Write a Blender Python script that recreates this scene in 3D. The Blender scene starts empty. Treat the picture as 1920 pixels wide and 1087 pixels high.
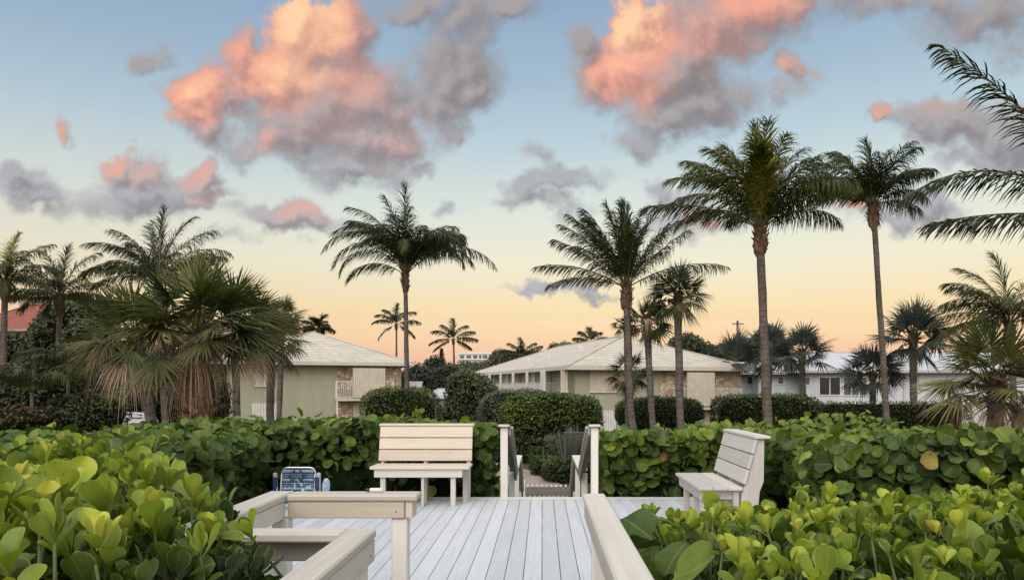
import bpy, math, random, os
import numpy as np
from mathutils import Vector, Matrix

scene = bpy.context.scene
col = scene.collection
R = math.radians
rng = np.random.default_rng(7)

# ------------------------------------------------------------------ camera
FPX, VX, HY, CZ = 1350.0, 1017.0, 727.0, 1.476
cam_d = bpy.data.cameras.new("camera")
cam = bpy.data.objects.new("camera", cam_d)
col.objects.link(cam)
cam.location = (0, 0, CZ)
cam.rotation_euler = (R(90), 0, 0)
cam_d.sensor_width = 36
cam_d.lens = 36 * FPX / 1920
cam_d.shift_x = -(VX - 960) / 1920
cam_d.shift_y = (HY - 543.5) / 1920
cam_d.clip_start = 0.05
cam_d.clip_end = 6000
scene.camera = cam
scene.view_settings.view_transform = 'Standard'
scene.view_settings.look = 'None'
scene.view_settings.exposure = 0
scene.render.film_transparent = False
scene.cycles.max_bounces = 8
scene.cycles.diffuse_bounces = 3
scene.cycles.glossy_bounces = 2
scene.cycles.transmission_bounces = 3
scene.cycles.transparent_max_bounces = 6


def W(px, py, Y):
    """the point of the place at depth Y that the photograph shows at (px, py)"""
    return np.array([(px - VX) * Y / FPX, Y, CZ + (HY - py) * Y / FPX])


def sl(*c):
    """sRGB 0-255 -> linear"""
    o = []
    for v in c:
        v = v / 255.0
        o.append(v / 12.92 if v <= 0.04045 else ((v + 0.055) / 1.055) ** 2.4)
    return tuple(o) + (1.0,)


# ------------------------------------------------------------------ node helper
class NT:
    def __init__(self, tree):
        self.t = tree

    def new(self, typ, **kw):
        n = self.t.nodes.new(typ)
        for k, v in kw.items():
            setattr(n, k, v)
        return n

    def put(self, sock, v):
        if isinstance(v, bpy.types.NodeSocket):
            self.t.links.new(v, sock)
        else:
            sock.default_value = v

    def m(self, op, a, b=None, c=None, clamp=False):
        n = self.new('ShaderNodeMath', operation=op, use_clamp=clamp)
        self.put(n.inputs[0], a)
        if b is not None:
            self.put(n.inputs[1], b)
        if c is not None:
            self.put(n.inputs[2], c)
        return n.outputs[0]

    def v(self, op, a, b=None, out=0):
        n = self.new('ShaderNodeVectorMath', operation=op)
        self.put(n.inputs[0], a)
        if b is not None:
            self.put(n.inputs[1], b)
        return n.outputs[out]

    def mix(self, f, a, b, blend='MIX'):
        n = self.new('ShaderNodeMix', data_type='RGBA', blend_type=blend)
        self.put(n.inputs[0], f)
        self.put(n.inputs[6], a)
        self.put(n.inputs[7], b)
        return n.outputs[2]

    def smooth(self, x, lo, hi, a=0.0, b=1.0):
        n = self.new('ShaderNodeMapRange', interpolation_type='SMOOTHSTEP')
        self.put(n.inputs[0], x)
        for i, q in enumerate((lo, hi, a, b)):
            self.put(n.inputs[i + 1], q)
        return n.outputs[0]

    def ramp(self, x, stops, interp='LINEAR'):
        n = self.new('ShaderNodeValToRGB')
        n.color_ramp.interpolation = interp
        e = n.color_ramp.elements
        while len(e) < len(stops):
            e.new(0.5)
        for el, (p, c) in zip(e, stops):
            el.position = p
            el.color = c
        self.put(n.inputs[0], x)
        return n.outputs[0]

    def noise(self, vec, scale=1.0, detail=4, rough=0.55, out=0, dist=0.0):
        n = self.new('ShaderNodeTexNoise')
        if vec is not None:
            self.put(n.inputs['Vector'], vec)
        n.inputs['Scale'].default_value = scale
        n.inputs['Detail'].default_value = detail
        n.inputs['Roughness'].default_value = rough
        n.inputs['Distortion'].default_value = dist
        return n.outputs[out]

    def xyz(self, x, y, z=0.0):
        n = self.new('ShaderNodeCombineXYZ')
        for i, q in enumerate((x, y, z)):
            self.put(n.inputs[i], q)
        return n.outputs[0]

    def sep(self, v):
        n = self.new('ShaderNodeSeparateXYZ')
        self.put(n.inputs[0], v)
        return n.outputs


# ------------------------------------------------------------------ sky
# cloud masses as directions on the dome: azimuth / elevation tangents in hundredths (cx, cy, rx, ry, weight)
CL = [
 (5.65,.75,.95,.8,1),(6.45,.75,.7,.8,1),(4.5,1.15,.48,.55,.9),(5.2,1.4,.9,.7,1),(3.85,1.75,.66,.62,1),(3.55,2.05,.42,.42,.9),
 (3.95,2.45,.5,.5,.8),(4.45,1.9,.5,.5,.8),(6.0,2.0,1.5,1.15,1.1),(7.0,2.05,1.1,1.0,1),(5.6,2.55,1.05,.6,.9),(6.9,2.7,1.25,.5,1),(6.5,3.05,1.1,.3,.8),
 (6.1,3.25,.35,.25,.5),(7.75,3.1,.3,.22,.5),(4.6,2.75,.4,.3,.5),(8.5,1.35,.9,.85,.85),(9.0,1.75,.55,.6,.8),(8.75,.45,.5,.65,.6),(8.3,2.1,.6,.55,.75),(8.4,2.6,.3,.3,.6),
 (9.4,.1,.85,.32,.6),(7.9,.1,.9,.25,.5),
 (11.95,.5,.42,.8,1),(11.8,1.3,.9,.75,1),(12.6,1.3,1.2,.95,1.1),(13.4,.5,1.4,.85,1.1),(14.2,.15,1.1,.55,1),(13.0,1.95,1.3,.6,1),
 (12.4,2.25,.9,.42,.85),(10.9,.85,.42,.5,.75),(11.2,1.6,.6,.5,.8),(11.95,2.65,.5,.25,.5),(14.8,1.35,.36,.34,.65),(14.5,1.65,.4,.25,.35),
 (17.2,.05,1.9,.3,.5),(18.5,.4,1.2,.5,.62),(19.1,.9,.6,.3,.35),(15.9,-.1,.9,.22,.4),
 (17.9,2.3,1.2,.5,.95),(18.9,2.55,1.1,.65,.95),(17.2,2.3,.55,.38,.8),(16.58,2.15,.24,.2,.8),(18.4,2.95,1.0,.28,.7),
 (17.4,3.98,.85,.34,.85),(16.8,4.02,.6,.26,.6),(16.0,3.7,.55,.36,.7),(12.9,4.0,.9,.42,.75),(12.35,3.5,.32,.36,.7),(13.3,4.25,.6,.28,.7),
 (9.85,3.5,.42,.32,.75),(10.6,3.33,.72,.26,.75),(9.6,3.78,.4,.18,.6),(10.3,3.85,.55,.24,.6),(10.1,2.9,.26,.18,.5),
 (2.1,3.1,.4,.33,.85),(2.75,3.3,.5,.38,.9),(2.9,3.62,1.2,.42,.9),(3.75,3.3,.5,.26,.85),(3.75,3.65,.6,.28,.85),(.6,3.65,.75,.33,.85),
 (.35,3.4,.5,.24,.7),(2.3,3.85,1.4,.26,.55),(1.2,2.5,.18,.18,.42),(5.2,3.98,.9,.3,.95),(5.7,4.13,.7,.24,.85),(8.55,3.98,.24,.16,.4),
 (10.4,5.42,.9,.16,.85),(9.9,5.46,.5,.12,.7),(11.1,5.47,.5,.1,.6),(2.9,1.05,.45,.24,.42),(4.1,4.45,.5,.1,.3),
]
PINK = [
 (5.7,.5,1.3,1.1,1),(3.8,1.9,.85,.75,1),(5.1,1.3,1.2,.85,.95),(6.6,1.5,.9,1.0,.6),(7.3,2.75,.8,.5,.4),(12.0,.6,.75,1.0,1),(11.7,1.5,.95,.65,1),
 (13.2,.8,1.4,.7,.6),(14.2,.2,1.2,.5,.8),(14.85,1.35,.5,.5,.5),(2.05,3.05,.5,.45,.52),(2.8,3.25,.5,.4,.38),(3.75,3.25,.6,.35,.42),(3.9,3.65,.5,.25,.4),
 (5.6,3.95,.8,.35,.45),(16.58,2.12,.28,.26,.42),(17.6,2.0,.8,.25,.25),(13.3,4.2,.8,.35,.55),(15.9,3.7,.65,.4,.7),(1.2,2.5,.3,.3,.45),(5.1,2.7,.6,.45,.5),(6.2,2.4,1.2,.6,.35),(7.6,2.4,.7,.5,.35),
]
GLOW = [(5.7,.4,.8,1.0,1),(11.95,.4,.42,.85,1),(5.4,1.35,.9,.5,.7),(3.85,1.85,.5,.45,.6),(11.7,1.4,.5,.45,.45)]



def noise2(n, p, scale, detail, rough, out=0):
    t = n.new('ShaderNodeTexNoise', noise_dimensions='2D')
    n.put(t.inputs['Vector'], p)
    t.inputs['Scale'].default_value = scale
    t.inputs['Detail'].default_value = detail
    t.inputs['Roughness'].default_value = rough
    return t.outputs[out]


def near(lst, box, mg):
    x0, x1, y0, y1 = box
    return [b for b in lst if b[0] + b[2] * 1.3 + mg > x0 and b[0] - b[2] * 1.3 - mg < x1 and b[1] + b[3] * 1.3 + mg > y0 and b[1] - b[3] * 1.3 - mg < y1]


def density(n, p, lst):
    w1 = n.v('SUBTRACT', noise2(n, p, 0.9, 4, 0.58, 1), (0.5, 0.5, 0.5))
    q = n.v('ADD', p, n.v('MULTIPLY', w1, (1.25, 1.05, 0.0)))
    d = None
    for cx, cy, rx, ry, wt in lst:
        e = n.v('LENGTH', n.v('MULTIPLY', n.v('SUBTRACT', q, (cx, cy, 0)), (1 / rx, 1 / ry, 0)), out=1)
        f = n.m('MULTIPLY_ADD', e, -wt, wt)
        d = f if d is None else n.m('SMOOTH_MAX', d, f, 0.22)
    fb = noise2(n, p, 1.9, 6, 0.54)
    return n.m('ADD', d, n.m('MULTIPLY', n.m('SUBTRACT', fb, 0.5), 0.85)), w1


def blobs(n, q, lst):
    s = None
    for cx, cy, rx, ry, wt in lst:
        e = n.v('LENGTH', n.v('MULTIPLY', n.v('SUBTRACT', q, (cx, cy, 0)), (1 / rx, 1 / ry, 0)), out=1)
        f = n.smooth(e, 0.0, 1.5, wt, 0.0)
        s = f if s is None else n.m('SMOOTH_MAX', s, f, 0.15)
    return n.m('MAXIMUM', s, 0.0) if s is not None else 0.0



def clear_sky(n, x, y, z):
    """colour of the cloudless dusk sky in a direction"""
    hyp = n.m('SQRT', n.m('ADD', n.m('MULTIPLY', x, x), n.m('MULTIPLY', y, y)))
    el = n.m('DIVIDE', z, n.m('MAXIMUM', hyp, 0.02))      # tangent of elevation
    # west (in front): pink at the horizon, yellow, pale, blue
    fr = n.ramp(n.m('MULTIPLY', el, 1 / 1.2), [(p, sl(*c)) for p, c in SKY])
    # east (behind the viewer), over the sea: softer, brighter, rosy white
    bk = n.ramp(n.m('MULTIPLY', el, 1 / 1.2), [
        (0.0, sl(225, 205, 200)), (0.1, sl(265, 238, 230)), (0.3, sl(278, 262, 250)), (0.6, sl(268, 266, 268)), (1.0, sl(250, 256, 272))])
    c = n.mix(n.smooth(y, -0.15, -0.6), fr, bk)
    lf = n.smooth(x, -0.75, 0.1, 0.88, 1.0)
    c = n.mix(1.0, c, n.xyz(lf, lf, n.m('POWER', lf, 0.7)), 'MULTIPLY')
    # unseen zenith, brightened to lift the light on the deck
    return n.mix(n.smooth(z, 0.50, 0.85), c, (ZEN[0], ZEN[1], ZEN[2], 1))


def build_world():
    w = bpy.data.worlds.new("World")
    scene.world = w
    w.use_nodes = True
    n = NT(w.node_tree)
    w.node_tree.nodes.clear()
    out = n.new('ShaderNodeOutputWorld')
    tc = n.new('ShaderNodeTexCoord')
    x, y, z = n.sep(tc.outputs['Generated'])
    b1 = n.new('ShaderNodeBackground')
    n.put(b1.inputs[0], clear_sky(n, x, y, z))
    st = n.new('ShaderNodeTexSky', sky_type='NISHITA')
    st.sun_disc = False
    st.sun_elevation = FILL_EL
    st.sun_rotation = FILL_ROT
    b2 = n.new('ShaderNodeBackground')
    n.put(b2.inputs[0], st.outputs[0])
    b2.inputs[1].default_value = 0.004
    ad = n.new('ShaderNodeAddShader')
    n.put(ad.inputs[0], b1.outputs[0])
    n.put(ad.inputs[1], b2.outputs[0])
    n.put(out.inputs[0], ad.outputs[0])


def sky_material(box):
    lst = near(CL, box, 0.55)
    m = bpy.data.materials.new("sky")
    m.use_nodes = True
    m.cycles.emission_sampling = 'NONE'
    n = NT(m.node_tree)
    m.node_tree.nodes.clear()
    out = n.new('ShaderNodeOutputMaterial')
    em = n.new('ShaderNodeEmission')
    n.put(out.inputs[0], em.outputs[0])
    geo = n.new('ShaderNodeNewGeometry')
    d = n.v('NORMALIZE', n.v('SUBTRACT', geo.outputs['Position'], (0, 0, CZ)))
    x, y, z = n.sep(d)
    skyc = clear_sky(n, x, y, z)
    if not lst:
        n.put(em.inputs[0], skyc)
        return m
    P = n.xyz(n.m('MULTIPLY_ADD', n.m('DIVIDE', x, y), FPX / 100, VX / 100), n.m('MULTIPLY_ADD', n.m('DIVIDE', z, y), -FPX / 100, HY / 100), 0.0)
    px, py, _z = n.sep(P)
    d0, w1 = density(n, P, lst)
    d1, _ = density(n, n.v('ADD', P, (-0.16, -0.22, 0)), lst)
    rel = n.m('MULTIPLY', n.m('SUBTRACT', d0, d1), 1.0)      # + on the lit flank
    wn = n.v('ADD', P, n.v('MULTIPLY', w1, (1.1, 0.95, 0)))
    rl = n.m('MULTIPLY_ADD', rel, 0.6, 1.0)
    pk = n.smooth(n.m('MULTIPLY', blobs(n, wn, near(PINK, box, 0.55)), rl), 0.0, 1.12)
    gl = n.smooth(n.m('MULTIPLY', blobs(n, wn, near(GLOW, box, 0.55)), rl), 0.1, 1.2)
    al = n.smooth(d0, n.m('MULTIPLY_ADD', pk, 0.16, -0.27), n.m('MULTIPLY_ADD', pk, -0.26, 0.48))
    grey = n.mix(n.smooth(py, 1.0, 4.2), sl(156, 148, 148), sl(163, 164, 171))
    gsh = n.smooth(rel, -0.4, 0.4, 0.84, 1.12)
    grey = n.mix(1.0, grey, n.xyz(gsh, gsh, gsh), 'MULTIPLY')
    cc = n.mix(pk, grey, sl(243, 165, 140))
    cc = n.mix(gl, cc, sl(255, 206, 162))
    bsh = n.smooth(rel, -0.5, 0.45, 0.86, 1.07)
    cc = n.mix(1.0, cc, n.xyz(bsh, n.m('POWER', bsh, 1.25), n.m('POWER', bsh, 1.1)), 'MULTIPLY')
    n.put(em.inputs[0], n.mix(n.m('MULTIPLY', al, 0.94), skyc, cc))
    return m


def build_sky_dome():
    """the cloudy part of the sky: a piece of a dome three kilometres out"""
    xs = [-4.0, 1.6, 3.4, 5.0, 6.5, 8.2, 10.0, 11.7, 13.3, 15.2, 17.2, 23.5]
    ys = [-2.5, 1.5, 2.9, 4.9, 6.0]
    K = 6
    V, F, MI, mats, plain = [], [], [], [], None
    for i in range(len(xs) - 1):
        for j in range(len(ys) - 1):
            box = (xs[i], xs[i + 1], ys[j], ys[j + 1])
            if near(CL, box, 0.55):
                mats.append(sky_material(box))
                mi = len(mats) - 1
            else:
                if plain is None:
                    mats.append(sky_material(box))
                    plain = len(mats) - 1
                mi = plain
            o = len(V)
            for a in range(K + 1):
                for b in range(K + 1):
                    gx = xs[i] + (xs[i + 1] - xs[i]) * a / K
                    gy = ys[j] + (ys[j + 1] - ys[j]) * b / K
                    d = Vector(((gx * 100 - VX) / FPX, 1.0, (HY - gy * 100) / FPX)).normalized() * 3000
                    V.append((d.x, d.y, d.z + CZ))
            for a in range(K):
                for b in range(K):
                    q = o + a * (K + 1) + b
                    F.append((q, q + 1, q + K + 2, q + K + 1))
                    MI.append(mi)
    me = bpy.data.meshes.new("sky")
    me.from_pydata(V, [], F)
    for m in mats:
        me.materials.append(m)
    me.polygons.foreach_set("material_index", MI)
    ob = bpy.data.objects.new("sky", me)
    col.objects.link(ob)
    ob["kind"] = "structure"
    ob["label"] = "blue to yellow dusk sky with pink and grey cumulus clouds"


SKY = [(0.0, (224, 178, 172)), (0.03, (243, 190, 164)), (0.055, (250, 210, 166)), (0.09, (251, 227, 180)), (0.14, (243, 237, 210)),
       (0.20, (224, 232, 222)), (0.29, (186, 208, 219)), (0.36, (164, 189, 208)), (0.46, (143, 170, 199)), (1.0, (120, 150, 190))]
ZEN = (1.17, 1.16, 1.18)
# fill lamp added as glow of lit clouds, behind the viewer and above
FILL_EL = R(33)
FILL_ROT = R(200)
build_world()
build_sky_dome()
fill_glow_d = bpy.data.lights.new("sun", 'SUN')
sun = bpy.data.objects.new("sun", fill_glow_d)
col.objects.link(sun)
fill_glow_d.energy = 2.0
fill_glow_d.angle = R(50)
fill_glow_d.color = (1.0, 0.93, 0.84)
# direction towards the fill lamp: azimuth measured clockwise from +Y
sv = Vector((math.sin(FILL_ROT) * math.cos(FILL_EL), math.cos(FILL_ROT) * math.cos(FILL_EL), math.sin(FILL_EL)))
sun.rotation_euler = sv.to_track_quat('Z', 'Y').to_euler()
sun.location = (0, 0, 30)


# ------------------------------------------------------------------ objects
META = {}


def tag(o, label=None, cat=None, group=None, kind=None):
    for k, v in (('label', label), ('category', cat), ('group', group), ('kind', kind)):
        if v:
            o[k] = v
    return o


def empty(name, loc, label, cat, group=None, rz=0.0, kind=None):
    o = bpy.data.objects.new(name, None)
    col.objects.link(o)
    o.location = [float(v) for v in loc]
    o.rotation_euler = (0, 0, rz)
    o.empty_display_size = 0.2
    META[o.name] = (np.array(loc, float), rz)
    return tag(o, label, cat, group, kind)


class Geo:
    """collects vertices, quads, triangles and a per-vertex 'leaf' colour (r tint, g along, b across, a spare)"""

    def __init__(self):
        self.V, self.Q, self.T, self.A, self.n = [], [], [], [], 0

    def add(self, V, Q=None, T=None, A=None):
        V = np.asarray(V, float).reshape(-1, 3)
        self.V.append(V)
        if Q is not None and len(Q):
            self.Q.append(np.asarray(Q, int).reshape(-1, 4) + self.n)
        if T is not None and len(T):
            self.T.append(np.asarray(T, int).reshape(-1, 3) + self.n)
        if A is None:
            A = np.tile([0.5, 0.5, 0.5, 1.0], (len(V), 1))
        A = np.asarray(A, float)
        if A.ndim == 1:
            A = np.tile(A, (len(V), 1))
        self.A.append(A)
        self.n += len(V)

    def box(self, c, s, ch=0.0, rot=None, tint=None, off=None):
        """box with chamfered edges; c centre, s full size, rot 3x3"""
        c, h = np.asarray(c, float), np.asarray(s, float) / 2
        ch = min(ch, h.min() * 0.45)
        if ch <= 0:
            ch = h.min() * 1e-3
        V = np.zeros((24, 3))
        for i in (0, 1):
            for j in (0, 1):
                for k in (0, 1):
                    sg = np.array([i, j, k]) * 2 - 1
                    for a in range(3):
                        p = (h - ch) * sg
                        p[a] = h[a] * sg[a]
                        V[((i * 2 + j) * 2 + k) * 3 + a] = p

        def ix(b, a):
            return ((b[0] * 2 + b[1]) * 2 + b[2]) * 3 + a
        Q, T = [], []
        for a in range(3):
            b, d = (a + 1) % 3, (a + 2) % 3
            for s_ in (0, 1):
                f = []
                for u, w in ((0, 0), (1, 0), (1, 1), (0, 1)):
                    t = [0, 0, 0]
                    t[a], t[b], t[d] = s_, u, w
                    f.append(ix(t, a))
                Q.append(f if s_ else f[::-1])
            for u in (0, 1):
                for w in (0, 1):
                    t0, t1 = [0, 0, 0], [0, 0, 0]
                    t0[a], t0[b], t0[d] = 0, u, w
                    t1[a], t1[b], t1[d] = 1, u, w
                    f = [ix(t0, b), ix(t1, b), ix(t1, d), ix(t0, d)]
                    Q.append(f if u == w else f[::-1])
        for i in (0, 1):
            for j in (0, 1):
                for k in (0, 1):
                    f = [ix((i, j, k), a) for a in range(3)]
                    T.append(f if (i + j + k) % 2 else f[::-1])
        if off is not None:
            V = V + np.asarray(off)
        if rot is not None:
            V = V @ np.asarray(rot).T
        tint = rng.random() if tint is None else tint
        self.add(V + c, Q, T, [tint, 0.5, 0.5, 1])

    def bar(self, p0, p1, w, t, ch=0.004, up=(0, 0, 1), tint=None):
        """a plank from p0 to p1, w wide (sideways), t thick (along up)"""
        p0, p1 = np.asarray(p0, float), np.asarray(p1, float)
        x = p1 - p0
        L = np.linalg.norm(x)
        x /= L
        y = np.cross(up, x)
        y /= np.linalg.norm(y)
        z = np.cross(x, y)
        self.box((p0 + p1) / 2, (L, w, t), ch, np.stack([x, y, z], 1), tint)

    def tube(self, P, r, n=8, cap=True, tint=0.5, lump=None):
        P = np.asarray(P, float)
        K = len(P)
        r = np.broadcast_to(np.asarray(r, float), (K,))
        T = np.gradient(P, axis=0)
        T /= np.linalg.norm(T, axis=1)[:, None] + 1e-12
        ref = np.array([0.0, 1.0, 0.0]) if abs(T[0, 1]) < 0.9 else np.array([1.0, 0, 0])
        S = np.cross(T, ref)
        S /= np.linalg.norm(S, axis=1)[:, None]
        U = np.cross(S, T)
        th = np.linspace(0, 2 * math.pi, n, endpoint=False)
        rr = r[:, None] * (np.ones((K, n)) if lump is None else lump)
        V = P[:, None] + rr[..., None] * (np.cos(th)[None, :, None] * S[:, None] + np.sin(th)[None, :, None] * U[:, None])
        i, j = np.meshgrid(np.arange(K - 1), np.arange(n), indexing='ij')
        j2 = (j + 1) % n
        Q = np.stack([i * n + j, i * n + j2, (i + 1) * n + j2, (i + 1) * n + j], -1).reshape(-1, 4)
        d = np.concatenate([[0], np.cumsum(np.linalg.norm(np.diff(P, axis=0), axis=1))])
        A = np.zeros((K, n, 4))
        A[..., 0], A[..., 1], A[..., 2], A[..., 3] = tint, d[:, None], (np.arange(n) / n)[None], 1
        V = V.reshape(-1, 3)
        A = A.reshape(-1, 4)
        T3 = None
        if cap:
            m = len(V)
            V = np.concatenate([V, P[:1], P[-1:]])
            A = np.concatenate([A, A[:1], A[-1:]])
            jj = np.arange(n)
            T3 = np.concatenate([np.stack([np.full(n, m), (jj + 1) % n, jj], 1), np.stack([np.full(n, m + 1), (K - 1) * n + jj, (K - 1) * n + (jj + 1) % n], 1)])
        self.add(V, Q, T3, A)

    def ball(self, c, r, p=2.0, n=16, m=10, lump=0.0, seed=0, tint=0.5):
        """ellipsoid / superellipsoid"""
        u = np.linspace(0, 2 * math.pi, n, endpoint=False)
        v = np.linspace(-math.pi / 2, math.pi / 2, m)
        uu, vv = np.meshgrid(u, v)
        D = np.stack([np.cos(vv) * np.cos(uu), np.cos(vv) * np.sin(uu), np.sin(vv)], -1)
        k = (np.abs(D) ** p).sum(-1) ** (-1 / p)
        k = k * (1 + lump * lumps(D * 3.0, seed))
        V = np.asarray(c) + D * k[..., None] * np.asarray(r)
        i, j = np.meshgrid(np.arange(m - 1), np.arange(n), indexing='ij')
        j2 = (j + 1) % n
        Q = np.stack([i * n + j, i * n + j2, (i + 1) * n + j2, (i + 1) * n + j], -1).reshape(-1, 4)
        self.add(V.reshape(-1, 3), Q, None, [tint, 0.5, 0.5, 1])

    def poly(self, P, tint=0.5):
        """one flat n-gon as a fan"""
        P = np.asarray(P, float)
        c = P.mean(0)
        m = len(P)
        self.add(np.concatenate([P, c[None]]), None, [(i, (i + 1) % m, m) for i in range(m)], [tint, 0.5, 0.5, 1])

    def prism(self, P, axis, d, tint=0.5):
        """extrude polygon P (m,3) along vector axis by d"""
        P = np.asarray(P, float)
        ax = np.asarray(axis, float) * d
        m = len(P)
        V = np.concatenate([P, P + ax])
        Q = [(i, (i + 1) % m, m + (i + 1) % m, m + i) for i in range(m)]
        self.add(V, Q, None, [tint, 0.5, 0.5, 1])
        self.poly(P[::-1], tint)
        self.poly(P + ax, tint)

    def build(self, name, mat, parent=None, world=True, smooth=False):
        V = np.concatenate(self.V)
        if parent is not None and world:
            loc, rz = META[parent.name]
            V = V - loc
            if rz:
                c, s = math.cos(-rz), math.sin(-rz)
                V = V @ np.array([[c, -s, 0], [s, c, 0], [0, 0, 1]]).T
        Q = np.concatenate(self.Q) if self.Q else np.zeros((0, 4), int)
        T = np.concatenate(self.T) if self.T else np.zeros((0, 3), int)
        me = bpy.data.meshes.new(name)
        me.vertices.add(len(V))
        me.vertices.foreach_set("co", V.astype(np.float32).ravel())
        me.loops.add(Q.size + T.size)
        me.loops.foreach_set("vertex_index", np.concatenate([Q.ravel(), T.ravel()]).astype(np.int32))
        me.polygons.add(len(Q) + len(T))
        me.polygons.foreach_set("loop_start", np.concatenate([np.arange(len(Q)) * 4, Q.size + np.arange(len(T)) * 3]).astype(np.int32))
        me.polygons.foreach_set("use_smooth", np.full(len(Q) + len(T), bool(smooth)))
        at = me.attributes.new("leaf", 'FLOAT_COLOR', 'POINT')
        at.data.foreach_set("color", np.concatenate(self.A).astype(np.float32).ravel())
        me.materials.append(mat)
        me.update()
        o = bpy.data.objects.new(name, me)
        col.objects.link(o)
        if parent is not None:
            o.parent = parent
        return o


def lumps(P, seed=0):
    """cheap smooth 3-d noise in about -1..1"""
    r = np.random.default_rng(1000 + seed)
    s = 0
    for k in range(5):
        d = r.normal(size=3)
        d *= (0.7 + 0.5 * k) / np.linalg.norm(d)
        s = s + np.sin(P @ d + r.random() * 6.28) / (1 + 0.4 * k)
    return s / 2.2


# ------------------------------------------------------------------ materials
def material(name):
    m = bpy.data.materials.new(name)
    m.use_nodes = True
    n = NT(m.node_tree)
    b = m.node_tree.nodes['Principled BSDF']
    return m, n, b


def attr(n):
    a = n.new('ShaderNodeAttribute', attribute_name='leaf')
    s = n.new('ShaderNodeSeparateColor')
    n.put(s.inputs[0], a.outputs['Color'])
    return s.outputs[0], s.outputs[1], s.outputs[2]


def objco(n):
    return n.new('ShaderNodeTexCoord').outputs['Object']


def bump(n, b, h, strength=0.3, dist=0.01):
    k = n.new('ShaderNodeBump')
    k.inputs['Strength'].default_value = strength
    k.inputs['Distance'].default_value = dist
    n.put(k.inputs['Height'], h)
    n.put(b.inputs['Normal'], k.outputs[0])


def wood(name, c1, c2, axis, grain=1.0, rough=0.65, dirt=0.35):
    """painted, weathered plank: grain runs along the axis"""
    m, n, b = material(name)
    sc = [26.0, 26.0, 26.0]
    sc[axis] = 1.3
    p = n.v('MULTIPLY', objco(n), tuple(sc))
    r, _, _ = attr(n)
    p = n.v('ADD', p, n.xyz(n.m('MULTIPLY', r, 37.0), n.m('MULTIPLY', r, 11.0), n.m('MULTIPLY', r, 23.0)))
    g = n.noise(p, 1.0, 5, 0.6)
    big = n.noise(objco(n), 2.2, 4, 0.6)
    f = n.m('ADD', n.m('MULTIPLY', n.m('SUBTRACT', g, 0.5), 1.3 * grain), n.m('MULTIPLY_ADD', n.m('SUBTRACT', r, 0.5), 0.7, 0.5))
    c = n.mix(n.smooth(f, 0.05, 0.95), c1, c2)
    d = n.smooth(n.m('ADD', big, n.m('MULTIPLY', g, 0.35)), 0.78, 1.0)
    c = n.mix(n.m('MULTIPLY', d, dirt), c, (0.19, 0.165, 0.13, 1))
    sp = n.smooth(n.noise(objco(n), 60, 2, 0.5), 0.68, 0.78)
    c = n.mix(n.m('MULTIPLY', sp, 0.35 * dirt), c, (0.08, 0.07, 0.05, 1))
    n.put(b.inputs['Base Color'], c)
    b.inputs['Roughness'].default_value = rough
    bump(n, b, g, 0.35, 0.004)
    return m


def leaf_mat(name, stops, rough=0.42, trans=0.3, vein=0.0, spec=0.5, edge=0.0, tcol=(0.55, 0.7, 0.1, 1), spots=0.0, tips=False):
    m, n, b = material(name)
    r, v, u = attr(n)
    c = n.ramp(r, stops)
    if spots:
        geo = n.new('ShaderNodeNewGeometry')
        sn = n.noise(geo.outputs['Position'], 26, 3, 0.6)
        c = n.mix(n.m('MULTIPLY', n.smooth(sn, 0.63, 0.74), spots), c, (0.10, 0.075, 0.015, 1))
        mott = n.noise(geo.outputs['Position'], 9, 2, 0.5)
        mm = n.smooth(mott, 0.3, 0.7, 0.82, 1.18)
        c = n.mix(1.0, c, n.xyz(mm, mm, mm), 'MULTIPLY')
    if tips:
        c = n.mix(n.smooth(n.m('ADD', v, n.m('MULTIPLY', n.m('SUBTRACT', r, 0.5), 0.35)), 0.72, 1.05, 0.0, 0.85), c, G(.24, .165, .10))
    if vein:
        w = n.m('ABSOLUTE', n.m('SUBTRACT', u, 0.5))
        mid = n.smooth(w, 0.012, 0.045, 1.0, 0.0)
        saw = n.m('FRACT', n.m('SUBTRACT', n.m('MULTIPLY', v, 6.5), n.m('MULTIPLY', w, 5.0)))
        lat = n.smooth(n.m('ABSOLUTE', n.m('SUBTRACT', saw, 0.5)), 0.0, 0.07, 0.55, 0.0)
        k = n.m('MULTIPLY', n.m('MAXIMUM', mid, lat), vein)
        c = n.mix(k, c, n.mix(0.5, n.mix(1.0, c, (2.2, 1.9, 1.5, 1), 'MULTIPLY'), (0.30, 0.30, 0.10, 1)))
    if edge:
        w2 = n.m('ABSOLUTE', n.m('SUBTRACT', u, 0.5))
        k2 = n.m('MULTIPLY', n.smooth(w2, 0.42, 0.5), edge)
        c = n.mix(k2, c, (0.42, 0.50, 0.16, 1))
    n.put(b.inputs['Base Color'], c)
    b.inputs['Roughness'].default_value = rough
    b.inputs['Specular IOR Level'].default_value = spec
    if trans:
        t = n.new('ShaderNodeBsdfTranslucent')
        n.put(t.inputs[0], n.mix(1.0, c, tcol, 'MULTIPLY') if tcol else c)
        mx = n.new('ShaderNodeMixShader')
        mx.inputs[0].default_value = trans
        out = m.node_tree.nodes['Material Output']
        n.put(mx.inputs[1], b.outputs[0])
        n.put(mx.inputs[2], t.outputs[0])
        n.put(out.inputs[0], mx.outputs[0])
    return m


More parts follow.
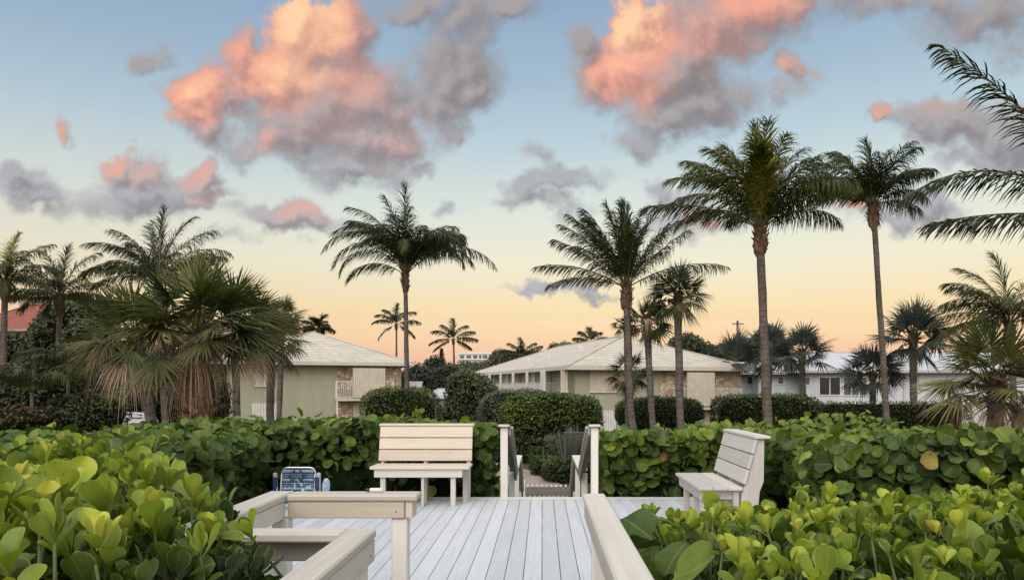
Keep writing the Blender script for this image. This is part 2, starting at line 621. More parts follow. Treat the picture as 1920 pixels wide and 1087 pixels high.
def plain(name, c, rough=0.6, var=0.12, scale=3.0, metal=0.0, bumpy=0.0, spec=0.5, streak=False):
    m, n, b = material(name)
    p = objco(n)
    if streak:
        p = n.v('MULTIPLY', p, (1.0, 1.0, 0.18))
    f = n.noise(p, scale, 5, 0.6)
    k = n.smooth(f, 0.25, 0.75, 1 - var, 1 + var)
    n.put(b.inputs['Base Color'], n.mix(1.0, c, n.xyz(k, k, k), 'MULTIPLY'))
    b.inputs['Roughness'].default_value = rough
    b.inputs['Metallic'].default_value = metal
    b.inputs['Specular IOR Level'].default_value = spec
    if bumpy:
        bump(n, b, n.noise(objco(n), scale * 8, 4, 0.6), bumpy, 0.01)
    return m


def bark_mat(name, c1, c2, rings=7.0, dark=(0.03, 0.024, 0.018, 1)):
    m, n, b = material(name)
    r, v, u = attr(n)
    p = objco(n)
    wob = n.noise(p, 3.0, 3, 0.6)
    ph = n.m('FRACT', n.m('ADD', n.m('MULTIPLY', v, rings), n.m('MULTIPLY', wob, 1.2)))
    ring = n.smooth(n.m('ABSOLUTE', n.m('SUBTRACT', ph, 0.5)), 0.0, 0.16, 1.0, 0.0)
    c = n.mix(n.smooth(n.noise(p, 1.7, 5, 0.65), 0.35, 0.65), c1, c2)
    fine = n.noise(n.v('MULTIPLY', p, (16, 16, 5)), 1.0, 4, 0.65)
    c = n.mix(n.m('MULTIPLY', n.smooth(fine, 0.45, 0.75), 0.5), c, dark)
    c = n.mix(n.m('MULTIPLY', ring, 0.45), c, dark)
    n.put(b.inputs['Base Color'], c)
    b.inputs['Roughness'].default_value = 0.85
    b.inputs['Specular IOR Level'].default_value = 0.2
    bump(n, b, n.m('SUBTRACT', fine, n.m('MULTIPLY', ring, 0.6)), 0.6, 0.02)
    return m


M = {}
M['deck'] = wood('painted_deck', (0.505, 0.525, 0.55, 1), (0.63, 0.65, 0.67, 1), 1, 1.2, 0.55, 0.45)
CR1, CR2 = (0.47, 0.435, 0.37, 1), (0.61, 0.575, 0.50, 1)
for ax, nm in enumerate('xyz'):
    M['wood_' + nm] = wood('cream_wood_' + nm, CR1, CR2, ax, 1.1, 0.7, 0.5)
    M['white_' + nm] = wood('white_wood_' + nm, (0.66, 0.635, 0.585, 1), (0.78, 0.755, 0.70, 1), ax, 0.8, 0.6, 0.3)
    M['tan_' + nm] = wood('tan_wood_' + nm, (0.49, 0.43, 0.34, 1), (0.63, 0.56, 0.455, 1), ax, 0.9, 0.65, 0.35)
    M['pale_' + nm] = wood('pale_wood_' + nm, (0.47, 0.445, 0.41, 1), (0.60, 0.575, 0.535, 1), ax, 0.9, 0.65, 0.35)
M['grey_or_shaded_wood'] = wood('grey_or_shaded_wood', (0.17, 0.16, 0.145, 1), (0.27, 0.255, 0.23, 1), 0, 1.2, 0.8, 0.4)


def G(r, g, b):
    return (r, g, b, 1)


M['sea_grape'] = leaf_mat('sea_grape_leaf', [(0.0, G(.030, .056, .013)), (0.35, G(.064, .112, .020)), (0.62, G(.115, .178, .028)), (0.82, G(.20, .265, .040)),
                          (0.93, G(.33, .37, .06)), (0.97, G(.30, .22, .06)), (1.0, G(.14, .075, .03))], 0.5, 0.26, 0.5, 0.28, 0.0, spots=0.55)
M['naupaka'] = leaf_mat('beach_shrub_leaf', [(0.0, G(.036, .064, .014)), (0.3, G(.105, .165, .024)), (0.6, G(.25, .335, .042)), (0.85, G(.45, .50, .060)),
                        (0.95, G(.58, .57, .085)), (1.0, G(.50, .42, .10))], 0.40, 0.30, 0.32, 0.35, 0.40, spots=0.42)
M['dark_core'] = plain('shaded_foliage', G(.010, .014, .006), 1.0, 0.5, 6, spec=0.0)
M['green_stem'] = plain('green_stem', G(.11, .13, .05), 0.6, 0.3, 9, spec=0.2)
M['twig'] = plain('grey_brown_twig', G(.16, .125, .09), 0.85, 0.35, 9, spec=0.2)
M['frond'] = leaf_mat('palm_frond', [(0.0, G(.016, .023, .010)), (0.4, G(.042, .055, .018)), (0.75, G(.095, .112, .024)), (0.9, G(.19, .19, .024)), (1.0, G(.36, .31, .05))], 0.5, 0.22, spec=0.2)
M['rachis'] = plain('frond_stalk', G(.10, .095, .035), 0.5, 0.3, 5)
M['fan'] = leaf_mat('fan_palm_leaf', [(0.0, G(.030, .044, .018)), (0.4, G(.080, .100, .038)), (0.75, G(.165, .180, .062)), (1.0, G(.32, .30, .11))], 0.48, 0.22, spec=0.25, tips=True)
M['fan_grey'] = leaf_mat('grey_fan_palm_leaf', [(0.0, G(.032, .042, .034)), (0.5, G(.072, .09, .072)), (1.0, G(.15, .17, .13))], 0.5, 0.2, spec=0.4, tcol=None)
M['fan_dead'] = leaf_mat('dry_fan_palm_leaf', [(0.0, G(.14, .095, .065)), (0.5, G(.40, .29, .19)), (1.0, G(.66, .53, .38))], 0.7, 0.25, spec=0.2, tcol=(0.9, 0.75, 0.55, 1))
M['trunk'] = bark_mat('coconut_bark', G(.095, .078, .066), G(.165, .137, .118), 5.0)
M['trunk_grey'] = bark_mat('fan_palm_bark', G(.10, .088, .076), G(.165, .147, .128), 4.0)
M['boot'] = plain('dry_leaf_boot', G(.125, .078, .052), 0.85, 0.55, 7, spec=0.2, bumpy=0.5)
M['boot_pale'] = plain('pinkish_leaf_boot', G(.27, .17, .115), 0.85, 0.45, 9, spec=0.2, bumpy=0.5)
SH = [(0.0, G(.016, .026, .007)), (0.4, G(.046, .072, .013)), (0.7, G(.100, .138, .022)), (0.9, G(.18, .205, .032)), (1.0, G(.26, .26, .05))]
M['shrub'] = leaf_mat('green_shrub_leaf', SH, 0.45, 0.2, spec=0.4)
M['shrub_dark'] = leaf_mat('dark_shrub_leaf', [(0.0, G(.018, .027, .011)), (0.5, G(.046, .066, .023)), (1.0, G(.11, .135, .04))], 0.5, 0.15, spec=0.35)
M['shrub_grey'] = leaf_mat('silver_shrub_leaf', [(0.0, G(.035, .044, .030)), (0.5, G(.088, .102, .072)), (1.0, G(.17, .185, .135))], 0.6, 0.15, spec=0.3, tcol=None)
M['tree_dark'] = leaf_mat('distant_tree_leaf', [(0.0, G(.034, .043, .025)), (0.5, G(.085, .102, .055)), (1.0, G(.17, .185, .085))], 0.6, 0.15, spec=0.3)
M['croton'] = leaf_mat('red_croton_leaf', [(0.0, G(.02, .03, .010)), (0.45, G(.045, .05, .02)), (0.75, G(.12, .05, .025)), (1.0, G(.22, .08, .04))], 0.5, 0.2, spec=0.3, tcol=None)
M['agave'] = leaf_mat('grey_agave_leaf', [(0.0, G(.05, .06, .05)), (0.5, G(.10, .115, .095)), (1.0, G(.20, .22, .17))], 0.5, 0.1, spec=0.35, tcol=None)
M['concrete'] = plain('concrete_path', G(.34, .285, .255), 0.9, 0.2, 1.5, bumpy=0.2, spec=0.2)
M['white_paint'] = plain('white_paint', G(.70, .69, .66), 0.5, 0.07, 2.0)
M['grey_paint'] = plain('grey_paint', G(.42, .43, .44), 0.6, 0.1, 2.0)


def ground_mat():
    m, n, b = material('ground')
    p = objco(n)
    c = n.mix(n.smooth(n.noise(p, 0.25, 6, 0.6), 0.4, 0.6), G(.055, .07, .022), G(.10, .105, .04))
    c = n.mix(n.smooth(n.noise(p, 6, 5, 0.65), 0.5, 0.7), c, G(.12, .095, .06))
    n.put(b.inputs['Base Color'], c)
    b.inputs['Roughness'].default_value = 0.95
    b.inputs['Specular IOR Level'].default_value = 0.1
    bump(n, b, n.noise(p, 14, 5, 0.7), 0.8, 0.05)
    return m


M['ground'] = ground_mat()


# ------------------------------------------------------------------ ground
GZ = -1.9


def gz(x, y):
    """height of the ground: the dune the deck stands on falls to the gardens behind it"""
    y = np.asarray(y, float)
    t = np.clip((y - 8.5) / 6.0, 0, 1)
    t = t * t * (3 - 2 * t)
    return -0.85 + (GZ + 0.85) * t + 0.0 * np.asarray(x)


xs = np.concatenate([np.linspace(-2500, -60, 8), np.linspace(-50, 50, 61), np.linspace(60, 2500, 8)])
ys = np.concatenate([np.linspace(-60, -6, 6), np.linspace(-4, 40, 61), np.linspace(46, 200, 10), np.linspace(400, 5200, 8)])
xx, yy_ = np.meshgrid(xs, ys, indexing='ij')
gg = Geo()
i, j = np.meshgrid(np.arange(len(xs) - 1), np.arange(len(ys) - 1), indexing='ij')
ny = len(ys)
gg.add(np.stack([xx, yy_, gz(xx, yy_)], -1).reshape(-1, 3), np.stack([i * ny + j, (i + 1) * ny + j, (i + 1) * ny + j + 1, i * ny + j + 1], -1).reshape(-1, 4))
tag(gg.build('ground', M['ground'], smooth=True), 'green and brown garden ground behind the dune', kind='structure')

# path beyond the gate
pc = np.array([(0.15, 16.4), (0.15, 19.0), (0.0, 22.5), (-0.35, 25.5), (-1.2, 28.5), (-2.8, 32.0), (-5.5, 36.0), (-9.0, 39.0)])
tt = np.gradient(pc, axis=0)
nn = np.stack([tt[:, 1], -tt[:, 0]], 1) / np.linalg.norm(tt, axis=1)[:, None]
hw = np.array([0.75, 0.75, 0.8, 0.95, 1.0, 1.0, 1.0, 1.0])[:, None]
pl, pr = pc - nn * hw, pc + nn * hw
gp = Geo()
K = len(pc)
V = np.zeros((2 * K, 3))
V[:K, :2], V[K:, :2] = pl, pr
V[:, 2] = gz(0, V[:, 1]) + 0.012
gp.add(V, [(i, K + i, K + i + 1, i + 1) for i in range(K - 1)])
tag(gp.build('path', M['concrete']), 'pinkish grey garden path curving away beyond the gate', kind='structure')


# ------------------------------------------------------------------ deck
DX0, DX1, DY0, DY1 = -3.45, 2.75, 4.1, 9.62
deck = empty('wooden_deck', (0, 7, 0), 'pale blue-grey painted plank deck with open stair gap at its far end', 'deck')
g = Geo()
bw, gap = 0.1415, 0.0055
x = DX0
x_ref = 0.0 - 30 * (bw + gap)
x = x_ref + math.ceil((DX0 - x_ref) / (bw + gap)) * (bw + gap)
while x + bw < DX1:
    inwalk = x > -1.55 and x + bw < 0.42
    g.box((x + bw / 2, ((-1.0 if inwalk else DY0) + DY1) / 2, -0.014), (bw, DY1 - (-1.0 if inwalk else DY0), 0.028), 0.0025)
    x += bw + gap
g.build('deck_board', M['deck'], deck)
g = Geo()
x = x_ref + math.ceil((DX0 - x_ref) / (bw + gap)) * (bw + gap)
while x + bw < DX1:
    for yj in np.arange(DY0 + 0.12, DY1, 0.47):
        for dx in (0.03, bw - 0.03):
            g.box((x + dx + rng.normal() * .003, yj + rng.normal() * .006, 0.0008), (0.0065, 0.0065, 0.002), 0.0005)
    x += bw + gap
M['screw'] = plain('rusty_screw_head', G(.24, .22, .20), 0.6, 0.4, 30)
g.build('deck_screw', M['screw'], deck)
g = Geo()
g.box(((DX0 + DX1) / 2, DY1 + 0.075, -0.014), (DX1 - DX0, 0.14, 0.028), 0.003)
g.build('edge_board', M['white_x'], deck)
g = Geo()
g.box(((DX0 + DX1) / 2, DY1 + 0.02, -0.135), (DX1 - DX0, 0.05, 0.20), 0.003)
g.box(((DX0 + DX1) / 2, DY0 + 0.05, -0.135), (DX1 - DX0, 0.05, 0.20), 0.003)
for xx0 in np.linspace(DX0 + 0.05, DX1 - 0.05, 9):
    g.box((xx0, (DY0 + DY1) / 2, -0.14), (0.045, DY1 - DY0 - 0.2, 0.19), 0.002)
for yy0 in np.linspace(-0.9, 9.4, 14):
    g.box((-0.55, yy0, -0.06), (1.9, 0.045, 0.06), 0.002)
g.build('deck_joist', M['grey_or_shaded_wood'], deck)
g = Geo()
for xx0 in (DX0 + 0.1, -0.55, 0.9, DX1 - 0.1):
    for yy0 in (DY0 + 0.1, 7, DY1 - 0.1):
        g.box((xx0, yy0, -0.85), (0.09, 0.09, 1.24), 0.003)
g.build('deck_pier', M['grey_or_shaded_wood'], deck)

# ------------------------------------------------------------------ railings of the walkway
RT = 0.9          # top of the rail caps
CW, CTH = 0.118, 0.036
FH = 0.09
FT = 0.036


def plank2(gx, a, b, z, w, t, ch):
    gx.bar((a[0], a[1], z), (b[0], b[1], z), w, t, ch)


lr = empty('deck_railing', (-0.9, 3.4, 0), 'cream stepped railing making a U-shaped bay beside the walkway', 'railing')
xa0, xa1 = -0.798, -0.680          # rail A along the walkway
yB0, yB1 = 2.855, 3.02
yD0, yD1 = 3.88, 4.03
xC0, xC1 = -1.52, -1.385
zc_ = RT - CTH / 2
# caps
g = Geo(); g.box(((xa0 + xa1) / 2, (0.2 + 2.95) / 2, zc_), (xa1 - xa0, 2.75, CTH), 0.007); g.build('rail_cap', M['wood_y'], lr)
g = Geo(); g.box(((xC0 + xa0) / 2 - 0.001, (yB0 + 2.975) / 2, zc_ - 0.001), (xa0 - xC0 - 0.006, 2.975 - yB0, CTH), 0.007); g.build('rail_cap', M['wood_x'], lr)
g = Geo(); g.box(((xC0 + xC1) / 2, (2.86 + yD1) / 2, zc_ + 0.0015), (xC1 - xC0, yD1 - 2.86, CTH), 0.007); g.build('rail_cap', M['wood_y'], lr)
g = Geo(); g.box(((xC1 - 0.675) / 2 + 0.002, (yD0 + yD1) / 2, zc_), (-0.675 - xC1 - 0.004, yD1 - yD0, CTH), 0.012); g.build('rail_cap', M['wood_x'], lr)
zf = RT - CTH - 0.002 - FH / 2
g = Geo(); g.box((xa1 - 0.004 - FT / 2, (0.2 + 2.94) / 2, zf), (FT, 2.74, FH), 0.004); g.build('rail_apron', M['wood_y'], lr)
g = Geo(); g.box(((xC1 + xa0) / 2, 2.955, zf - 0.002), (xa0 - xC1 - 0.01, FT, FH), 0.004); g.build('rail_apron', M['grey_or_shaded_wood'], lr)  # recessed apron: shade under the cap put into a darker wood colour
g = Geo(); g.box((xC1 - 0.006 - FT / 2, (2.9 + 3.9) / 2, zf), (FT, 0.99, FH), 0.004); g.build('rail_apron', M['wood_y'], lr)
g = Geo(); g.box(((xC1 - 0.745) / 2 + 0.003, yD0 + 0.012 + FT / 2, zf), (-0.745 - xC1 - 0.01, FT, FH), 0.004); g.build('rail_apron', M['tan_x'], lr)
g = Geo(); g.box((-0.7215, yD0 + 0.08, zf + 0.0005), (0.038, 0.128, FH), 0.004); g.build('rail_apron', M['tan_y'], lr)
for px_, py_ in ((-0.7775, yD0 + 0.075), (-1.415, 3.92), (-0.745, 2.86), (-1.12, 2.93), (-0.745, 1.2), (-1.45, 2.92)):
    g = Geo(); zt = RT - CTH - FH - 0.003
    g.box((px_, py_, zt / 2), (0.086, 0.086, zt), 0.006)
    g.build('post', M['white_z'], lr)

rr_ = empty('handrail', (0.28, 2.5, 0), 'single cream flat handrail on a white post running toward the viewer', 'railing')
g = Geo(); g.box((0.281, (0.2 + 3.94) / 2, zc_), (0.122, 3.74, CTH), 0.016); g.build('rail_cap', M['wood_y'], rr_)
g = Geo(); g.box((0.226 + FT / 2, (0.2 + 3.92) / 2, zf), (FT - 0.004, 3.72, FH), 0.004); g.build('rail_apron', M['wood_y'], rr_)
for yy0 in (3.86, 1.9):
    g = Geo(); g.box((0.306, yy0, (RT - CTH - 0.003) / 2), (0.084, 0.086, RT - CTH - 0.003), 0.006); g.build('post', M['white_z'], rr_)

for (bxp, byp, nx, ny) in ((-0.683, 2.86, 1, 0), (-0.683, 1.9, 1, 0), (-0.79, yD0 + .011, 0, -1)):
    g = Geo(); g.tube([(bxp - nx * .004, byp - ny * .004, zf - .008), (bxp + nx * .003, byp + ny * .003, zf - .008)], [.005, .0045], 10)
    g.build('bolt', M['screw'], lr)

# small white tube left on the rail
t_ = empty('lighter', (-0.91, 3.985, RT), 'small white tube with dark end lying on the cream railing', 'lighter')
g = Geo(); g.tube([(-0.955, 3.985, RT + .0125), (-0.95, 3.985, RT + .0125), (-0.885, 3.985, RT + .0125), (-0.882, 3.985, RT + .0125)], [.009, .0115, .0115, .009], 12)
g.build('barrel', M['white_paint'], t_, smooth=True)
g = Geo(); g.tube([(-0.978, 3.985, RT + .0125), (-0.974, 3.985, RT + .0125), (-0.9555, 3.985, RT + .0125)], [.006, .0095, .0095], 12)
M['black'] = plain('black_plastic', G(.02, .02, .022), 0.4, 0.1)
g.build('tip', M['black'], t_, smooth=True)


# ------------------------------------------------------------------ benches
def bench(loc, rz, label, slat, pale):
    """plank bench, local frame: sitter looks along -y, seat front at y=0, 1.22 wide about x=0"""
    b = empty('slatted_bench', loc, label, 'bench', 'plank benches at the edge of the deck', rz)
    w = 1.22

    def part(name, mat, fn):
        q = Geo()
        fn(q)
        q.build(name, M[mat], b, world=False)
    for k in range(3):
        part('seat_board', slat + '_x', lambda q: q.box((0, 0.075 + k * 0.149, 0.48), (w + 0.02, 0.143, 0.034), 0.006))
    part('seat_apron', pale + '_x', lambda q: q.box((-0.02, 0.055, 0.411), (w - 0.12, 0.036, 0.10), 0.004))
    for s in (-1, 1):
        part('seat_apron', pale + '_y', lambda q: q.box((s * (w / 2 - 0.095) - 0.02, 0.245, 0.411), (0.036, 0.34, 0.10), 0.004))
    tilt = 0.13 / 0.48
    # back boards lean away from the sitter
    for k in range(3):
        z0 = 0.525 + k * 0.150
        y0 = 0.455 + (z0 + 0.07 - 0.5) * tilt
        a = math.atan(tilt)
        rx = np.array([[1, 0, 0], [0, math.cos(-a), -math.sin(-a)], [0, math.sin(-a), math.cos(-a)]])
        part('back_board', slat + '_x', lambda q: q.box((0, y0, z0 + 0.07), (w, 0.032, 0.145), 0.006, rx))
    part('top_cap', slat + '_x', lambda q: q.box((0, 0.455 + 0.475 * tilt + 0.055, 0.988), (w + 0.03, 0.16, 0.030), 0.006))
    for x in (-w / 2 + 0.05, 0.0, w / 2 - 0.05):
        P = [(x, 0.44, 0.0), (x, 0.58, 0.0), (x, 0.62, 0.45), (x, 0.66, 0.55), (x, 0.665, 0.96), (x, 0.593, 0.968), (x, 0.478, 0.51), (x, 0.44, 0.42)]
        P = np.array(P) - np.array([0.019, 0, 0])
        part('back_support', pale + '_z', lambda q: q.prism(P, (1, 0, 0), 0.038))
    for x in (-w / 2 + 0.14, 0.03, w / 2 - 0.20):
        part('leg', pale + '_z', lambda q: q.box((x, 0.105, 0.18), (0.038 if x == 0.03 else 0.062, 0.06, 0.36), 0.004))
    for x in (-w / 2 + 0.08, w / 2 - 0.08):
        part('leg', 'grey_or_shaded_wood' if 0 else pale + '_z', lambda q: q.box((x, 0.395, 0.2295), (0.06, 0.055, 0.459), 0.004))
    return b


bench((-1.53, 8.94, 0), 0.0, 'tan plank bench facing the viewer, its backrest of three boards seen full on', 'tan', 'pale')
bench((1.535, 7.72, 0), R(-90), 'pale plank bench seen side on, half hidden by bright green shrub tips', 'pale', 'pale')

# ------------------------------------------------------------------ stair, its rails and the gate
st = empty('deck_stair', (0.1, 12, -1), 'white timber stair rails stepping down from deck toward the garden gate', 'stair')
SX0, SX1 = -0.52, 0.71
LZ = -0.80
for s, xr in ((-1, SX0), (1, SX1)):
    def bx(name, mat, c, sz, ch=0.005):
        q = Geo(); q.box(c, sz, ch); q.build(name, M[mat], st)
    pz0 = -0.2
    bx('post', 'white_z', (xr, 9.81, (pz0 + 0.935) / 2), (0.098, 0.098, 0.935 - pz0))
    q = Geo(); q.bar((xr - s * 0.0, 9.70, 0.968), (xr, 9.98, 0.955), 0.15, 0.034, 0.006); q.build('rail_cap', M['wood_y'], st)
    # sloping rail of the upper flight
    xi = xr - s * 0.072
    q = Geo(); q.bar((xi, 9.80, 0.90), (xi, 12.15, -0.02), 0.04, 0.13, 0.005); q.build('rail_apron', M['grey_or_shaded_wood'], st)
    q = Geo(); q.bar((xi + s * 0.03, 9.99, 0.93), (xi + s * 0.03, 12.2, 0.07), 0.14, 0.036, 0.006); q.build('rail_cap', M['wood_y'], st)
    bx('post', 'white_z', (xr, 12.2, (0.03 - 1.7) / 2), (0.098, 0.098, 1.73))
    # landing
    q = Geo(); q.bar((xr - s * 0.03, 12.15, 0.10), (xr - s * 0.03, 14.6, 0.10), 0.16, 0.036, 0.006); q.build('rail_cap', M['white_y'], st)
    q = Geo(); q.bar((xi, 12.17, 0.02), (xi, 14.58, 0.02), 0.038, 0.115, 0.005); q.build('rail_apron', M['grey_or_shaded_wood'], st)
    bx('post', 'white_z', (xr, 14.5, (0.07 - 1.85) / 2), (0.098, 0.098, 1.92))
    # lower flight
    q = Geo(); q.bar((xi, 14.6, 0.03), (xi, 16.1, -0.92), 0.04, 0.15, 0.005); q.build('rail_apron', M['grey_or_shaded_wood'], st)
    q = Geo(); q.bar((xi + s * 0.03, 14.62, 0.09), (xi + s * 0.03, 16.1, -0.82), 0.14, 0.036, 0.006); q.build('rail_cap', M['wood_y'], st)
    for z0, ya, yb, za, zb in ((0, 9.72, 11.2, -0.15, -0.92), (0, 14.55, 16.0, -0.95, -1.9)):
        q = Geo(); q.bar((xr - s * 0.01, ya, za), (xr - s * 0.01, yb, zb), 0.04, 0.24, 0.004); q.build('stringer', M['white_y'], st)
q = Geo()
for k in range(4):
    q.box(((SX0 + SX1) / 2, 9.93 + 0.29 * k, -0.175 - 0.16 * k), (SX1 - SX0 - 0.14, 0.27, 0.034), 0.004)
for yy0 in np.arange(11.15, 14.6, 0.147):
    q.box(((SX0 + SX1) / 2, yy0, LZ - 0.017), (SX1 - SX0 - 0.14, 0.14, 0.03), 0.003)
for k in range(6):
    q.box(((SX0 + SX1) / 2, 14.8 + 0.24 * k, LZ - 0.175 - 0.16 * k), (SX1 - SX0 - 0.14, 0.24, 0.034), 0.004)
q.build('tread', M['deck'], st)

ga = empty('garden_gate', (0.15, 16.35, GZ), 'low grey picket gate between white posts at foot of the stair', 'gate')
for xg in (-0.44, 0.74):
    q = Geo(); q.box((xg, 16.35, (GZ - 0.62) / 2), (0.09, 0.09, -0.62 - GZ), 0.006); q.build('post', M['white_z'], ga)
for zr, hh in ((-0.86, 0.20), (-1.62, 0.14)):
    q = Geo(); q.box((0.15, 16.33, zr), (1.07, 0.036, hh), 0.004); q.build('rail', M['grey_or_shaded_wood'], ga)
for k in range(10):
    q = Geo(); q.box((-0.335 + k * 0.108, 16.372, -1.245), (0.05, 0.022, 1.05), 0.004); q.build('picket', M['white_z'], ga)

# ------------------------------------------------------------------ folded beach chair
bc = empty('beach_chair', (-2.9, 8.75, 0), 'folded blue striped beach chair with backpack straps on the deck', 'chair')


def stripe_mat():
    m, n, b = material('striped_fabric')
    p = objco(n)
    x, y, z = n.sep(p)
    f = n.m('FRACT', n.m('MULTIPLY', z, 9.5))
    c = n.ramp(f, [(0.0, sl(30, 48, 92)), (0.22, sl(110, 148, 165)), (0.36, sl(165, 178, 186)), (0.46, sl(44, 74, 118)), (0.66, sl(92, 128, 132)), (0.8, sl(24, 38, 78)), (0.92, sl(140, 158, 170))], 'CONSTANT')
    d = n.smooth(n.noise(n.v('MULTIPLY', p, (30, 30, 30)), 0.6, 3, 0.5), 0.52, 0.62)
    low = n.smooth(z, 0.36, 0.28)
    c = n.mix(n.m('MULTIPLY', d, low), c, sl(190, 215, 225))
    n.put(b.inputs['Base Color'], c)
    b.inputs['Roughness'].default_value = 0.8
    bump(n, b, n.noise(p, 200, 2, 0.5), 0.3, 0.002)
    return m


M['stripe'] = stripe_mat()
M['alu'] = plain('aluminium_tube', G(.62, .63, .64), 0.3, 0.08, 4, metal=0.9)
M['navy'] = plain('navy_fabric', G(.022, .04, .11), 0.8, 0.2, 8)
M['pouch'] = plain('pale_blue_pouch', G(.32, .42, .50), 0.8, 0.4, 24)
bx0 = -2.99
yb = 8.75
arc = [(bx0 - 0.205, yb, 0.0), (bx0 - 0.205, yb + .03, 0.2), (bx0 - 0.205, yb + .07, 0.40)] + \
      [(bx0 - 0.135 - 0.07 * math.cos(a), yb + .085, 0.43 + 0.07 * math.sin(a)) for a in np.linspace(0.1, 1.57, 6)] + \
      [(bx0 + 0.135 + 0.07 * math.sin(a), yb + .085, 0.43 + 0.07 * math.cos(a)) for a in np.linspace(0, 1.47, 6)] + \
      [(bx0 + 0.205, yb + .07, 0.40), (bx0 + 0.205, yb + .03, 0.2), (bx0 + 0.205, yb, 0.0)]
q = Geo(); q.tube(arc, 0.011, 10); q.build('back_frame', M['alu'], bc, smooth=True)
q = Geo()
for k in range(14):
    z0, z1 = 0.03 + k * 0.0325, 0.03 + (k + 1) * 0.0325
    bow = [(-0.19, 0), (-0.1, .012), (0, .018), (0.1, .012), (0.19, 0)]
    V = [(bx0 + a, yb + .17 * zz + b - 0.005 + 0.004 * math.sin(a * 40 + k), zz) for zz in (z0, z1) for a, b in bow]
    q.add(V, [(i, i + 1, i + 6, i + 5) for i in range(4)])
q.build('seat_fabric', M['stripe'], bc, smooth=True)
for s in (-1, 1):
    xa = bx0 + s * 0.265
    q = Geo(); q.box((xa, yb + 0.02, 0.245), (0.045, 0.05, 0.40), 0.02); q.build('armrest', M['grey_paint'], bc)
    q = Geo(); q.box((xa - s * 0.012, yb - 0.013, 0.24), (0.055, 0.02, 0.31), 0.008); q.build('side_pocket', M['navy'], bc)
    q = Geo(); q.tube([(bx0 + s * 0.225, yb - .02, 0.02), (bx0 + s * 0.228, yb - .02, 0.2), (bx0 + s * 0.235, yb, 0.38)], 0.009, 8); q.build('side_frame', M['alu'], bc, smooth=True)
    q = Geo(); q.tube([(bx0 + s * 0.03, yb + .04, 0.47), (bx0 + s * 0.07, yb + 0.02, 0.44), (bx0 + s * 0.085, yb + 0.0, 0.40), (bx0 + s * 0.06, yb + 0.01, 0.35), (bx0 + s * 0.02, yb + 0.02, 0.375)], [.012, .014, .014, .012, .01], 6); q.build('strap', M['black'], bc, smooth=True)
q = Geo(); q.ball((bx0 + 0.345, yb + 0.05, 0.27), (0.05, 0.04, 0.10), 2.4, 14, 9, 0.12, 3); q.build('pouch', M['pouch'], bc, smooth=True)


# ------------------------------------------------------------------ leaves
def unit(v):
    v = np.asarray(v, float)
    return v / (np.linalg.norm(v, axis=-1, keepdims=True) + 1e-12)


def template(width, nv, nu, cup=0.0, fold=0.0, curl=0.0, wave=0.0, y0=0.0, tip=None):
    """leaf blade, length 1 along +y, width(v) full width; returns V, A(v,u), Q"""
    v = np.linspace(0, 1, nv)
    v = 0.5 * v + 0.5 * (0.5 - 0.5 * np.cos(math.pi * v)) if tip is None else np.asarray(tip, float)
    nv = len(v)
    u = np.linspace(0, 1, nu)
    vv, uu = np.meshgrid(v, u, indexing='ij')
    w = width(vv)
    x = (uu - 0.5) * w
    t = (uu - 0.5) * 2
    z = cup * t * t * w + fold * np.abs(t) * w + curl * (vv - 0.3) ** 2 + wave * np.sin(vv * 9 + t * 2) * np.abs(t)
    y = vv + y0 * 0
    V = np.stack([x, y, z], -1).reshape(-1, 3)
    A = np.stack([vv, uu], -1).reshape(-1, 2)
    i, j = np.meshgrid(np.arange(nv - 1), np.arange(nu - 1), indexing='ij')
    Q = np.stack([i * nu + j, i * nu + j + 1, (i + 1) * nu + j + 1, (i + 1) * nu + j], -1).reshape(-1, 4)
    return V, A, Q


def scatter(geo, tm, O, Y, Z, size, tint):
    """leaves at O, blade along Y, face normal near Z"""
    V, A, Q = tm
    N = len(O)
    Y = unit(Y)
    X = unit(np.cross(Y, Z))
    Z = np.cross(X, Y)
    B = np.stack([X, Y, Z], 1)                              # N,3,3
    P = np.einsum('kc,ncd->nkd', V, B) * np.asarray(size)[:, None, None] + O[:, None]
    k = len(V)
    AA = np.zeros((N, k, 4))
    AA[..., 0] = np.asarray(tint)[:, None]
    AA[..., 1], AA[..., 2], AA[..., 3] = A[None, :, 0], A[None, :, 1], 1
    QQ = Q[None] + (np.arange(N) * k)[:, None, None]
    geo.add(P.reshape(-1, 3), QQ.reshape(-1, 4), None, AA.reshape(-1, 4))


disc = lambda v: 1.12 * np.sqrt(np.clip(1 - (2 * v - 1) ** 2 * 0.985, 0.0, 1)) * (1 + 0.10 * (0.5 - v))
spat = lambda v: 0.50 * np.where(v < .72, np.interp(v, [0, .12, .25, .38, .5, .62, .72], [.08, .11, .20, .42, .72, .94, 1.0]), np.sqrt(np.clip(1 - ((v - .72) / .283) ** 2, 0, 1)))
TIP = [0, .1, .22, .36, .5, .62, .73, .83, .90, .95, .98, 1]
SG = [template(disc, 7, 7, 0.10, 0.06, 0.25), template(disc, 7, 7, -0.08, 0.10, -0.30, 0.05), template(disc, 7, 7, 0.20, 0.0, 0.1, 0.06)]
SGL = [template(disc, 5, 5, 0.12, 0.05, 0.2), template(disc, 5, 5, -0.1, 0.1, -0.3)]
SP = [template(spat, 9, 7, 0.10, 0.10, 0.22, tip=TIP), template(spat, 9, 7, 0.16, 0.06, -0.18, 0.02, tip=TIP), template(spat, 9, 7, 0.05, 0.14, 0.40, 0.02, tip=TIP), template(lambda v: spat(v) * 1.22, 9, 7, 0.14, 0.05, 0.15, 0.03, tip=TIP)]
DIA = (np.array([[0, 0, 0], [.28, .5, .08], [0, 1, 0], [-.28, .5, .08]]), np.array([[0, .5], [.5, 1], [1, .5], [.5, 0]]), np.array([[0, 1, 2, 3]]))


